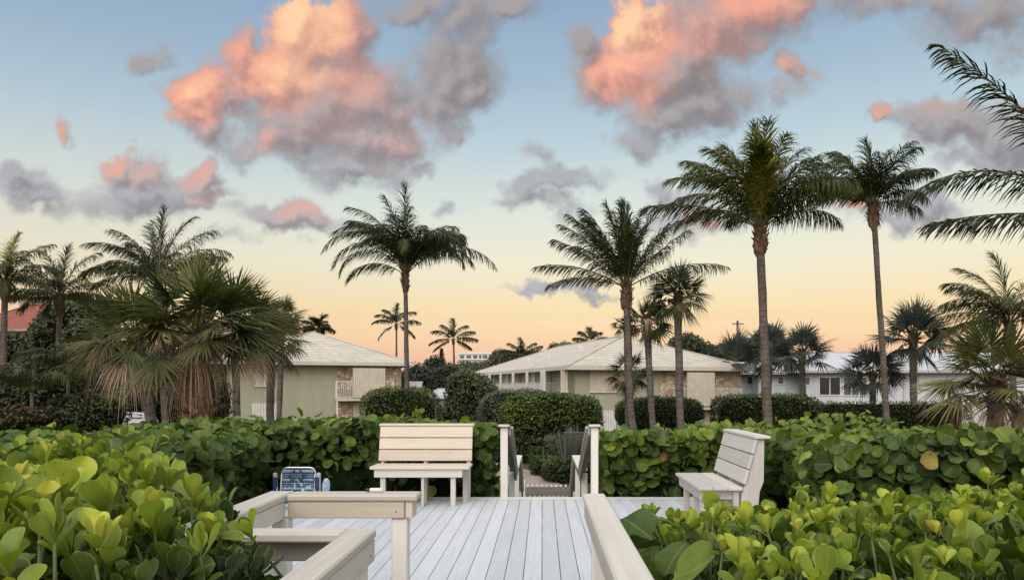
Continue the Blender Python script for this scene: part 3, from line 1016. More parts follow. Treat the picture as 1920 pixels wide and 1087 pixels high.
def multi(geo, tms, O, Y, Z, size, tint, r):
    which = r.integers(0, len(tms), len(O))
    for k, tm in enumerate(tms):
        s = which == k
        if s.any():
            scatter(geo, tm, O[s], Y[s], Z[s], size[s], tint[s])


def grape_hedge(name, label, surf, core, r, sizes=(0.12, 0.19), lod=0, stems=14, bias=(0, -0.5, 0.6), mat='sea_grape', group=None, sprigs=0):
    """hedge of round leathery leaves. surf: list of (points N,3 ; outward normals N,3)"""
    O = np.concatenate([s[0] for s in surf])
    Nn = np.concatenate([s[1] for s in surf])
    N = len(O)
    root = empty(name, (O[:, 0].mean(), O[:, 1].mean(), float(gz(0, O[:, 1].mean()))), label, 'hedge', group)
    q = Geo()
    depth = r.random(N) ** 1.6
    O = O - Nn * (depth * 0.50)[:, None] + r.normal(size=(N, 3)) * 0.03
    Z = unit(Nn * 0.75 + np.array(bias) + r.normal(size=(N, 3)) * 0.90)
    # blades hang or stand around their stalk
    Y = unit(np.cross(Z, r.normal(size=(N, 3))) + np.array([0, 0, -0.15]))
    sz = r.uniform(*sizes, N) * np.where(r.random(N) < 0.12, 0.65, 1)
    lm = lumps(O * 2.2, 11)
    tint = 0.42 + 0.19 * lm + 0.20 * r.normal(size=N) * 0.8 + 0.17 * (Nn[:, 2] > 0.5) - 0.52 * depth  # deeper leaves darker: shade between leaves put into the tint
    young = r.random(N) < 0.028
    tint = tint - 0.16 * np.clip((0.5 - O[:, 2]) / 0.6, 0, 1)  # low leaves darkened: shade under the hedge's overhang put into the tint
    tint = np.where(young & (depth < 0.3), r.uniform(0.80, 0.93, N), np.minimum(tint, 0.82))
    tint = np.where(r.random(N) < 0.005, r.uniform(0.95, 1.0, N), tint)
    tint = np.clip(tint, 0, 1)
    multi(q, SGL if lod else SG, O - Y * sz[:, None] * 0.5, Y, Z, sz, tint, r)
    tops = np.where(Nn[:, 2] > 0.8)[0]
    qsp = Geo()
    for k in (r.choice(tops, sprigs, replace=False) if sprigs else []):
        b = O[k]
        h = r.uniform(0.10, 0.24)
        tip = b + np.array([r.normal() * .07, r.normal() * .07, h])
        qsp.tube([b - [0, 0, .2], b, tip], [.007, .006, .004], 6)
        m = r.integers(2, 5)
        th = r.random(m) * 6.28
        d = np.stack([np.cos(th), np.sin(th), r.uniform(.1, .9, m)], 1)
        scatter(q, SG[0], tip + np.array([0, 0, -.05]) * r.random((m, 1)), d, unit(r.normal(size=(m, 3)) * .4 + [0, -.8, .4]), r.uniform(.08, .14, m), r.uniform(.55, .93, m))
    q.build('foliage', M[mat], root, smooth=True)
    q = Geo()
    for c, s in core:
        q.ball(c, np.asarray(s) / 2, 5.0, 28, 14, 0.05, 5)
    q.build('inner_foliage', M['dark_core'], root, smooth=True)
    q = Geo()
    if sprigs:
        q.V, q.Q, q.T, q.A, q.n = qsp.V, qsp.Q, qsp.T, qsp.A, qsp.n
    pick = r.choice(N, stems, replace=False)
    for k in pick:
        p1 = O[k]
        p0 = p1 + np.array([r.normal() * .25, r.random() * 0.3, -0.7 - 0.3 * r.random()])
        q.tube([p0, (p0 + p1) / 2 + r.normal(size=3) * 0.05, p1], [0.012, 0.009, 0.005], 6)
    q.build('branch', M['twig'], root, smooth=True)
    return root


def top_patch(x0, x1, y0, y1, zf, n, r, keep=None):
    x = r.uniform(x0, x1, n)
    y = r.uniform(y0, y1, n)
    if keep is not None:
        k = keep(x, y)
        x, y = x[k], y[k]
    z = zf(x, y)
    e = 0.05
    gx = (zf(x + e, y) - zf(x - e, y)) / (2 * e)
    gy = (zf(x, y + e) - zf(x, y - e)) / (2 * e)
    return np.stack([x, y, z], 1), unit(np.stack([-gx, -gy, np.ones_like(x)], 1))


def side_patch(p0, p1, zb, zf, n, r, nrm, bulge=0.12):
    t = r.random(n)
    x = p0[0] + (p1[0] - p0[0]) * t
    y = p0[1] + (p1[1] - p0[1]) * t
    zt = zf(x, y)
    h = r.random(n) ** 0.85
    z = zb + (zt - zb) * h
    nv = np.tile(np.asarray(nrm, float), (n, 1))
    P = np.stack([x, y, z], 1)
    b = bulge * (1.9 * h ** 0.8 - 1.5) + bulge * 1.1 * lumps(P * 2.4, 4)
    P = P + nv * b[:, None]
    nv[:, 2] += 0.7 * (h - 0.45)
    return P, unit(nv)


r = np.random.default_rng(21)
# hedge behind the facing bench and to its left
f1 = lambda x, y: 0.935 + 0.085 * lumps(np.stack([x * 2.0, y * 1.6, x * 0], -1), 1) - 0.10 * np.clip((x + 1.2), 0, 1)
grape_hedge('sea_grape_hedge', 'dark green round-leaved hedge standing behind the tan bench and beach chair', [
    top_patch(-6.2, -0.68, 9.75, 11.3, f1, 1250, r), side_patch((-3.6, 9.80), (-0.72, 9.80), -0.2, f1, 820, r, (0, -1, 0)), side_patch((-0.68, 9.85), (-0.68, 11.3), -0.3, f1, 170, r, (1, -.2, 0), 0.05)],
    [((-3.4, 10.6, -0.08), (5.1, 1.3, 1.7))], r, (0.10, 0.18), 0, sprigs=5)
# hedge at the left of the deck, coming toward the viewer
f2 = lambda x, y: 1.355 - 0.055 * y + 0.085 * lumps(np.stack([x * 1.9, y * 1.9, x * 0], -1), 2)
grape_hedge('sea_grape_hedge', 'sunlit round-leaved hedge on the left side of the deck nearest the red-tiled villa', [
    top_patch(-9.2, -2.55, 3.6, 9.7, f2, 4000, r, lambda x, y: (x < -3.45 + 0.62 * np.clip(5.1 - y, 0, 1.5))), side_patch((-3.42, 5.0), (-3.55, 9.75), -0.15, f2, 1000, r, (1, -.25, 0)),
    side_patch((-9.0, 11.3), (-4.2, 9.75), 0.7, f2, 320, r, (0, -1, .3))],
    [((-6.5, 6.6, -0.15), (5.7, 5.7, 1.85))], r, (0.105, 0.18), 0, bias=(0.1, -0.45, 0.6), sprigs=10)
# low flat hedge between stair and right bench
f3 = lambda x, y: 0.81 + 0.045 * lumps(np.stack([x * 1.6, y * 1.6, x * 0], -1), 3) + 0.05 * np.clip(x - 2, 0, 1)
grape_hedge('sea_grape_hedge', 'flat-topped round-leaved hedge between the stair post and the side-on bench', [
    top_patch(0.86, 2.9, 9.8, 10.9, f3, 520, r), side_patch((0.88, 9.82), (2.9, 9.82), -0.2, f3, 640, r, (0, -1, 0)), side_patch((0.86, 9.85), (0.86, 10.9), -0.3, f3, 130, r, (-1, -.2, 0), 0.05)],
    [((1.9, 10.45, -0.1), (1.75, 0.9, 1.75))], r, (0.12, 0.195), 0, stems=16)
# hedge at the right of the deck
f4 = lambda x, y: 1.325 - 0.051 * y + 0.095 * lumps(np.stack([x * 1.9, y * 1.9, x * 0], -1), 4) + 0.008 * (x - 3)
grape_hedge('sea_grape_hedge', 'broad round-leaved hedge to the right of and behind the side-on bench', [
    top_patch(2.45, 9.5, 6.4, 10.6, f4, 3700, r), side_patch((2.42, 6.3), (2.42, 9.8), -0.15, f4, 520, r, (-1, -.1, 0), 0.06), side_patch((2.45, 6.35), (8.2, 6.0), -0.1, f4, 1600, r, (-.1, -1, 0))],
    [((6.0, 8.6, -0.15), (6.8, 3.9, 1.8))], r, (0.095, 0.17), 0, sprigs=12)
# a few tall young shoots standing out of the right hedge
# shrubs beyond the hedges, smaller leaves
f5 = lambda x, y: 0.68 + 0.12 * lumps(np.stack([x * .9, y * .9, x * 0], -1), 6) + 0.05 * (x - 4)
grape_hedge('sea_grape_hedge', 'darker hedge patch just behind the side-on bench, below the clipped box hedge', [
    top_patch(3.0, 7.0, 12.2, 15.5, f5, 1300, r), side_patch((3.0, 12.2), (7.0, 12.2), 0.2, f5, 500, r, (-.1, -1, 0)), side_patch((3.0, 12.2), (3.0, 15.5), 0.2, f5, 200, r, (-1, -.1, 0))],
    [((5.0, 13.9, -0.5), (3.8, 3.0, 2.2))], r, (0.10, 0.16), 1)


# ------------------------------------------------------------------ rosettes of spoon-shaped leaves (foreground shrubs)
def rosettes(C, ax, scale, r, tint0, q, nleaf=(6, 11)):
    """one whorl of leaves per centre"""
    Os, Ys, Zs, Ss, Ts = [], [], [], [], []
    for c, a, s, t0 in zip(C, ax, scale, tint0):
        n = r.integers(*nleaf)
        a = a / np.linalg.norm(a)
        e1 = unit(np.cross(a, [0.3, 1, 0.1]))
        e2 = np.cross(a, e1)
        ph = r.random() * 6.28
        for k in range(n):
            f = (k + 0.5) / n                        # 0 inner .. 1 outer
            th = ph + k * 2.39996
            rad = math.cos(th) * e1 + math.sin(th) * e2
            op = R(5 + 50 * f ** 1.1 + r.normal() * 11)
            y = math.cos(op) * a + math.sin(op) * rad
            z = math.cos(op) * -rad + math.sin(op) * a   # inner (upper) face
            Os.append(c + a * s * (0.12 * (1 - f)))
            Ys.append(y + r.normal(size=3) * 0.10)
            Zs.append(z + r.normal(size=3) * 0.22)
            Ss.append(s * 1.08 * (0.58 + 0.46 * math.sin(min(f * 1.5, 1) * 1.57)) * r.uniform(0.72, 1.15))
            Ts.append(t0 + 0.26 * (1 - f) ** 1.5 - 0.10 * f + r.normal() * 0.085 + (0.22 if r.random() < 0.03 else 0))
    O, Y, Z, S, T = map(np.array, (Os, Ys, Zs, Ss, Ts))
    multi(q, SP, O, Y, Z, S, np.clip(T, 0, 1), r)


def beach_shrub(name, label, regions, r, core, grapes=None):
    allc = []
    root = empty(name, regions[0][5], label, 'shrub')
    q, qs = Geo(), Geo()
    for (x0, x1, y0, y1, zf, loc, n, keep, smin, smax, layer) in regions:
        x, y = r.uniform(x0, x1, n * 3), r.uniform(y0, y1, n * 3)
        k = keep(x, y)
        x, y = x[k][:n], y[k][:n]
        z = zf(x, y) + r.normal(size=len(x)) * 0.045 - layer
        C = np.stack([x, y, z], 1)
        # thin out crowded whorls
        ok = np.ones(len(C), bool)
        for i in range(len(C)):
            if ok[i]:
                d = np.linalg.norm(C[i + 1:] - C[i], axis=1)
                ok[i + 1:][d < 0.055] = False
        C = C[ok]
        s = r.uniform(smin, smax, len(C))
        ax = np.stack([r.normal(size=len(C)) * 0.26, r.normal(size=len(C)) * 0.26 - 0.14, np.ones(len(C))], 1)
        t0 = 0.57 + 0.16 * lumps(C * 2.5, 8) + r.normal(size=len(C)) * 0.07 - layer * 3.4  # lower whorl layers darkened: shade in the gaps put into the tint
        fresh = (r.random(len(C)) < 0.16) & (layer < 0.05)
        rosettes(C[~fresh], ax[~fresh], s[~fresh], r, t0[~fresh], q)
        if fresh.any():
            Cf = C[fresh] + np.array([0, 0, 0.06])
            axf = ax[fresh] * np.array([0.4, 0.4, 1])
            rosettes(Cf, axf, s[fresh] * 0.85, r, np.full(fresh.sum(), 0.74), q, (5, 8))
        for c, a in zip(C, ax):
            a = a / np.linalg.norm(a)
            qs.tube([c - a * 0.4 + r.normal(size=3) * 0.05, c - a * 0.2, c + a * 0.03], [0.008, 0.006, 0.004], 6)
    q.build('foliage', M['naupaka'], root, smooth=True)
    qs.build('stem', M['green_stem'], root, smooth=True)
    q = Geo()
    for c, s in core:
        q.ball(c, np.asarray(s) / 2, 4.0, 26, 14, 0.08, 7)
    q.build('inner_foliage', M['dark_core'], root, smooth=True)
    return root


r = np.random.default_rng(5)
fl = lambda x, y: np.where(x / y < -0.52, 1.06 - 0.012 * y, 1.235 - 0.105 * y) + 0.045 * lumps(np.stack([x * 2.2, y * 2.2, x * 0], -1), 9)
# keep clear of the railing: the shrub stands outside it
kl = lambda x, y: np.where(y < 2.70, x < -0.97, np.where(y < 3.2, x < -1.40, np.where(y < 4.15, x < -1.66, x < -2.2 - 0.35 * (y - 4))))
beach_shrub('beach_shrub', 'bright green spoon-leaved shrub beside the stepped railing, filling the lower left of the view', [
    (-5.2, -0.9, 1.35, 4.4, fl, (-2.4, 2.6, -0.85), 640, kl, 0.078, 0.132, 0.0),
    (-5.2, -0.9, 1.35, 4.4, fl, (-2.4, 2.6, -0.85), 560, kl, 0.08, 0.125, 0.11),
    (-2.2, -0.9, 1.35, 3.4, fl, (-2.4, 2.6, -0.85), 420, kl, 0.08, 0.115, 0.2)], r,
    [((-3.2, 2.7, -0.1), (2.5, 2.9, 1.7)), ((-1.75, 1.9, -0.15), (1.3, 1.2, 1.7))])
fr_ = lambda x, y: np.minimum(0.86, 1.325 - np.interp(x / y, [0.1, 0.3, 0.36, 0.6], [0.168, 0.158, 0.143, 0.135]) * y) + 0.05 * lumps(np.stack([x * 1.9, y * 1.9, x * 0], -1), 12)
kr = lambda x, y: (x > 0.54 + 0.02 * y)
beach_shrub('beach_shrub', 'bright yellow-green spoon-leaved shrub beside the single handrail, filling the lower right of the view', [
    (0.5, 5.2, 1.75, 5.3, fr_, (2.2, 3.2, -0.85), 760, kr, 0.068, 0.112, 0.0),
    (0.5, 5.2, 1.75, 5.3, fr_, (2.2, 3.2, -0.85), 680, kr, 0.07, 0.108, 0.10),
    (0.5, 3.2, 1.75, 4.6, fr_, (2.2, 3.2, -0.85), 600, kr, 0.07, 0.10, 0.18)], r,
    [((2.9, 3.4, -0.35), (4.3, 3.2, 1.7)), ((1.3, 2.8, -0.35), (1.2, 2.2, 1.6))])
# big round leaves growing among the spoon-leaved shrub by the handrail
r = np.random.default_rng(33)
f6 = lambda x, y: 1.29 - 0.155 * y + 0.06 * lumps(np.stack([x * 2.5, y * 2.5, x * 0], -1), 14)
grape_hedge('sea_grape_bush', 'low bush of large round dark leaves mixed in beside the end of the single handrail', [
    top_patch(0.56, 2.2, 2.6, 5.0, f6, 120, r), side_patch((0.55, 2.6), (0.55, 4.6), 0.0, f6, 80, r, (-1, -.3, .2), 0.03), top_patch(2.2, 4.2, 3.6, 5.6, lambda x, y: f6(x, y) + .06, 60, r)],
    [((1.3, 3.9, -0.4), (1.0, 1.6, 1.2))], r, (0.15, 0.21), 0, stems=20, bias=(0, -0.35, 0.8))


# ------------------------------------------------------------------ clipped shrubs, bushes and trees
def surface(c, rad, p, n, r, lump, seed):
    D = r.normal(size=(n, 3))
    D = unit(np.sign(D) * np.abs(D) ** (0.75 if p > 3 else 1.0))
    k = (np.abs(D) ** p).sum(1) ** (-1 / p)
    k = k * (1 + lump * lumps(D * 3.0, seed))
    P = np.asarray(c) + D * k[:, None] * np.asarray(rad)
    Nn = unit(np.sign(D) * np.abs(D) ** (p - 1) / np.asarray(rad))
    return P, Nn


def bushy(name, label, cat, loc, blobs_, mat, r, leaf, dens, p=2.5, lump=0.12, trunk=None, group=None, core=0.86, loose=0.13, trunkmat='twig', lodbase=0.55, kind=None):
    """leafy thing made of overlapping rounded masses [(centre, radii)]"""
    root = empty(name, loc, label, cat, group, kind=kind)
    q, qc = Geo(), Geo()
    for bi, (c, rad) in enumerate(blobs_):
        rad = np.asarray(rad, float)
        area = 12.57 * (((rad[0] * rad[1]) ** 1.6 + (rad[0] * rad[2]) ** 1.6 + (rad[1] * rad[2]) ** 1.6) / 3) ** (1 / 1.6)
        n = int(min(area * dens * 1.35, 20000))
        P, Nn = surface(c, rad, p, n, r, lump, bi)
        for bj, (c2, rad2) in enumerate(blobs_):
            if bj != bi:
                inside = (((P - np.asarray(c2)) / np.asarray(rad2)) ** 2).sum(1) < 0.62
                P, Nn = P[~inside], Nn[~inside]
        n = len(P)
        dp = r.random(n) ** 1.5
        P = P - Nn * (dp * loose * rad.min())[:, None] + r.normal(size=(n, 3)) * leaf * 0.5
        Z = unit(Nn * 0.6 + [0, -0.15, 0.45] + r.normal(size=(n, 3)) * 0.6)
        Y = unit(np.cross(Z, r.normal(size=(n, 3))) + Nn * 0.45 + [0, 0, 0.1])
        sz = leaf * r.uniform(0.7, 1.35, n)
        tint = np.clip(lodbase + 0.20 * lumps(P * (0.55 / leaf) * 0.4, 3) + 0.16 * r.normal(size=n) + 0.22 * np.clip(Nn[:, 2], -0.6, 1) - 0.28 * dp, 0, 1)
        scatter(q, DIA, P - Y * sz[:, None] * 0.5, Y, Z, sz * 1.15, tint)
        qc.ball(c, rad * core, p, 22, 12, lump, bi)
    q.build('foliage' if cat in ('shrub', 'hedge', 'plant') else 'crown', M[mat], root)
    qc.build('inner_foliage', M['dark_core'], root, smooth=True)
    if trunk:
        qt = Geo()
        for P, rr in trunk:
            qt.tube(P, rr, 8)
        qt.build('trunk', M[trunkmat], root, smooth=True)
    return root


def B(px, py, Y, wpx, hpx, dm):
    """mass seen at (px,py) at depth Y, half sizes in pixels, depth half size in metres"""
    s = FPX / Y
    return (W(px, py, Y), (wpx / s, dm, hpx / s))


def at_ground(px, Y):
    p = W(px, 0, Y)
    return (p[0], p[1], float(gz(0, Y)))


r = np.random.default_rng(9)


def gtrunk(px, Y, ztop, rad, lean=0.0):
    x, y, z0 = at_ground(px, Y)
    return [((x, y, z0), (x + lean * .4, y, z0 + (ztop - z0) * .5), (x + lean, y, ztop)), (rad, rad * .8, rad * .6)]


bushy('clipped_shrub', 'rounded clipped green shrub in front of the left apartment house balcony', 'shrub', at_ground(750, 41), [B(752, 779, 41, 70, 54, 1.9)], 'shrub', r, 0.10, 150, 3.6, 0.035)
Y = 33.5
g0 = at_ground(1000, Y)
tr = []
zb = g0[2]
for (xa, xb, xm) in ((1000, 962, 985), (1004, 1030, 1012), (1012, 1075, 1030), (1001, 990, 996)):
    p0, pm, p1 = W(xa, 0, Y), W(xm, 0, Y), W(xb, 0, Y)
    tr.append(([(p0[0], Y, zb), (pm[0], Y - .1, zb + .75), (p1[0], Y, zb + 1.75)], [0.07, 0.055, 0.04]))
bushy('shrub_tree', 'green flat-topped shrub on forked bare trunks beyond the stair', 'shrub', g0, [B(1030, 775, Y, 90, 38, 1.5), B(985, 780, Y - .4, 48, 40, 1.2), B(1085, 778, Y - .2, 44, 35, 1.3)], 'shrub', r, 0.10, 150, 2.8, 0.09, tr)
bushy('silver_shrub', 'rounded grey-green shrub behind the flat-topped green one', 'shrub', at_ground(955, 38), [B(948, 770, 38, 50, 40, 1.5), B(995, 762, 38.6, 45, 33, 1.4)], 'shrub_grey', r, 0.085, 170, 2.4, 0.08)
Y = 39
tr = [gtrunk(1195, Y, 0.2, 0.06, -.3), gtrunk(1215, Y, 0.2, 0.06, .2), gtrunk(1240, Y, 0.2, 0.06, .4), gtrunk(1270, Y, .2, .06, -.2)]
bushy('clipped_shrub', 'dark green shrub standing under the three leaning palms', 'shrub', at_ground(1235, Y), [B(1235, 772, Y, 80, 28, 1.5), B(1195, 780, Y - .4, 38, 26, 1.2), B(1280, 776, Y, 36, 28, 1.2)], 'shrub', r, 0.10, 150, 2.8, 0.08, [(a, b) for a, b in tr], lodbase=0.26)
bushy('box_hedge', 'clipped box-shaped green hedge behind the thick-trunked coconut palm', 'hedge', at_ground(1432, 35), [B(1434, 776, 35, 97, 37, 1.3)], 'shrub', r, 0.095, 150, 4.2, 0.035, lodbase=0.26)
hx = bushy('long_hedge', 'long dark clipped hedge in front of the white house', 'hedge', at_ground(1640, 38.5), [B(1640, 790, 38.5, 165, 36, 1.2)], 'shrub_dark', r, 0.10, 100, 7.0, 0.02, core=0.9)
bushy('low_hedge', 'knee-high clipped hedge along the right edge of the garden path', 'hedge', (0.7, 27.2, GZ), [((1.05, 26.8, GZ + .36), (1.05, 1.5, .42)), ((0.2, 28.6, GZ + .3), (.7, 1.2, .36))], 'shrub', r, 0.07, 260, 3.2, 0.05, lodbase=0.2)
bushy('low_hedge', 'low dark planting on the far side of the garden path', 'hedge', (-1.5, 33, GZ), [((-0.9, 33.5, GZ + .35), (2.2, 1.4, .55)), ((1.0, 32.2, GZ + .3), (1.6, 1.2, .5))], 'shrub_dark', r, 0.09, 160, 2.6, 0.1)
# dark growth at the far left
bushy('bush', 'dark mounded bush behind the left hedge under dry palm leaves', 'shrub', at_ground(168, 33), [B(168, 775, 33, 60, 40, 1.6)], 'shrub_dark', r, 0.11, 120, 2.2, 0.14)
bushy('bush', 'grey-green loose bush behind the white car', 'shrub', at_ground(285, 58), [B(285, 745, 58, 70, 55, 2.5)], 'shrub_grey', r, 0.16, 60, 2.2, 0.16, lodbase=0.2)
bushy('bush', 'upright green bush at the corner of the left apartment house', 'shrub', at_ground(405, 30), [B(402, 755, 30, 26, 52, .8), B(385, 780, 30, 24, 30, .8)], 'shrub', r, 0.10, 150, 2.4, 0.12, lodbase=0.22)
bushy('tree', 'dense olive-green tree crown below the red-tiled villa', 'tree', at_ground(90, 36), [B(90, 735, 36, 85, 60, 2.2), B(30, 770, 35, 60, 45, 1.6), B(135, 700, 38, 45, 55, 1.6)], 'tree_dark', r, 0.20, 60, 2.2, 0.2, [gtrunk(90, 36, -.2, .14)], lodbase=0.38)
bushy('tree', 'dark tree filled out to darken the villa windows under the eave', 'tree', at_ground(30, 60), [B(25, 655, 60, 42, 30, 2), B(72, 668, 60, 30, 28, 2), B(40, 700, 60, 60, 34, 2)], 'tree_dark', r, 0.26, 46, 2.2, 0.2, [gtrunk(40, 60, 1, .15)], lodbase=0.3)  # upper masses added to bring the dark under the villa eave
bushy('tree', 'dark round tree beside the red roof, behind a coconut palm', 'tree', at_ground(120, 52), [B(140, 610, 52, 45, 42, 2.0), B(95, 630, 52, 36, 34, 1.6), B(165, 660, 50, 40, 60, 2)], 'tree_dark', r, 0.24, 50, 2.2, 0.2, [gtrunk(130, 52, 3.5, .16)])
bushy('tree', 'dark leafy tree behind the big clump of fan palms', 'tree', at_ground(330, 62), [B(300, 705, 62, 75, 55, 2.4), B(385, 715, 62, 50, 60, 2.2), B(230, 700, 63, 55, 60, 2.2)], 'tree_dark', r, 0.24, 50, 2.2, 0.2, [gtrunk(330, 62, 1, .16)], lodbase=0.34)
bushy('croton_bush', 'red and green leafed bush behind the left hedge at the edge of the view', 'shrub', at_ground(50, 17), [B(45, 790, 17, 75, 26, .9)], 'croton', r, 0.09, 110, 2.2, 0.18, lodbase=0.4)
# between the houses
bushy('tree', 'grey-leaved tree showing right of the left house roof edge', 'tree', at_ground(785, 75), [B(785, 715, 75, 28, 30, 2), B(765, 730, 75, 30, 30, 2)], 'shrub_grey', r, 0.28, 40, 2.1, 0.2, [gtrunk(785, 75, 1, .15)], lodbase=0.3)
bushy('tree', 'pale grey-green round tree above the small white hut', 'tree', at_ground(850, 85), [B(845, 715, 85, 40, 32, 2.4), B(880, 705, 86, 28, 24, 2)], 'shrub_grey', r, 0.28, 40, 2.1, 0.2, [gtrunk(850, 85, 1, .18)], lodbase=0.3)
bushy('tree', 'dark bushy tree between the small hut and the long house', 'tree', at_ground(872, 60), [B(872, 735, 60, 34, 42, 1.7), B(908, 745, 60, 30, 38, 1.5), B(885, 770, 60, 60, 25, 1.6)], 'tree_dark', r, 0.20, 60, 2.2, 0.2, [gtrunk(872, 60, 0, .12)])
bushy('tree', 'dark round tree against the pink horizon left of the small coconut palm', 'tree', at_ground(815, 120), [B(815, 690, 120, 20, 20, 2), B(808, 715, 120, 22, 24, 2)], 'tree_dark', r, 0.35, 30, 2.1, 0.25, [gtrunk(815, 120, 2, .2)], lodbase=0.2)
bushy('tree', 'low wide tree line in front of the far white high-rise', 'tree', at_ground(930, 150), [B(905, 695, 150, 40, 15, 3), B(945, 678, 150, 30, 20, 3), B(985, 672, 150, 40, 14, 3), B(870, 698, 150, 20, 10, 3)], 'tree_dark', r, 0.42, 26, 2.1, 0.22, [gtrunk(930, 150, 3, .25)])
bushy('tree', 'small round dark tree top rising behind the long house roof', 'tree', at_ground(1052, 110), [B(1040, 652, 110, 10, 8, 1), B(1062, 651, 110, 14, 8, 1.2), B(1050, 670, 110, 25, 20, 1.5)], 'tree_dark', r, 0.3, 40, 2.1, 0.2, [gtrunk(1052, 110, 4, .2)])
bushy('tree', 'dark tree mass behind the right end of the long house roof', 'tree', at_ground(1300, 78), [B(1285, 655, 78, 32, 28, 2), B(1320, 668, 78, 36, 26, 2), B(1395, 665, 78, 60, 30, 2.4), B(1440, 650, 78, 30, 38, 2)], 'tree_dark', r, 0.26, 46, 2.1, 0.22, [gtrunk(1300, 78, 3, .2)], lodbase=0.32)
# pointed conifer far off
nr = empty('norfolk_pine', at_ground(828, 125), 'slim pointed conifer against the pink horizon between the houses', 'tree')
q = Geo(); qt = Geo()
b0 = np.array(at_ground(828, 125))
H = W(828, 655, 125)[2] - b0[2]
qt.tube([b0, b0 + [0, 0, H]], [0.2, 0.03], 6)
for k in range(26):
    f = k / 25
    zz = 0.30 * H + f * 0.70 * H
    rad = 1.5 * (1 - f) + 0.08
    for a in range(9):
        th = a * 0.698 + k
        d = np.array([math.cos(th), math.sin(th), 0.25])
        n = 9
        t = np.linspace(0.1, 1, n)
        P = b0 + [0, 0, zz] + d * (t * rad)[:, None]
        scatter(q, DIA, P, d + r.normal(size=(n, 3)) * 0.5, np.tile([0, 0, 1.0], (n, 1)), np.full(n, 0.34), r.uniform(0.1, 0.5, n))
q.build('crown', M['tree_dark'], nr); qt.build('trunk', M['twig'], nr)

# agave by the path
agv = empty('agave', (1.05, 29.2, GZ), 'grey-green agave with long upright strap leaves beyond the stair', 'plant')
q = Geo()
strap = template(lambda v: np.interp(v, [0, .15, .5, .85, 1], [.06, .075, .07, .05, .008]), 9, 3, 0.0, 0.25, 0.10)
n = 46
th = r.random(n) * 6.28
op = np.abs(r.normal(size=n)) * 0.42
d = np.stack([np.cos(th) * np.sin(op), np.sin(th) * np.sin(op), np.cos(op)], 1)
scatter(q, strap, np.tile([1.15, 29.2, GZ], (n, 1)) + np.stack([np.cos(th), np.sin(th), th * 0], 1) * 0.22, d, unit(np.cross(np.cross(d, [0, 0, 1]), d)), r.uniform(1.3, 1.95, n), r.uniform(.15, .8, n))
q.build('strap_leaves', M['agave'], agv, smooth=True)
# weathered flat rail behind the hedge
rl = empty('garden_rail', (3.2, 26, GZ), 'weathered grey-green garden rail above the agave and flat-topped hedge', 'railing')
q = Geo(); q.box((3.55, 26.0, W(0, 811, 26)[2]), (5.6, 0.12, 0.075), 0.02); q.build('rail', M['agave'], rl)
for xg in (0.82, 2.6, 4.4, 6.2):
    q = Geo(); zt = W(0, 811, 26)[2] - 0.037
    q.box((xg, 26.0, (zt + GZ) / 2), (0.09, 0.09, zt - GZ), 0.008); q.build('post', M['agave'], rl)


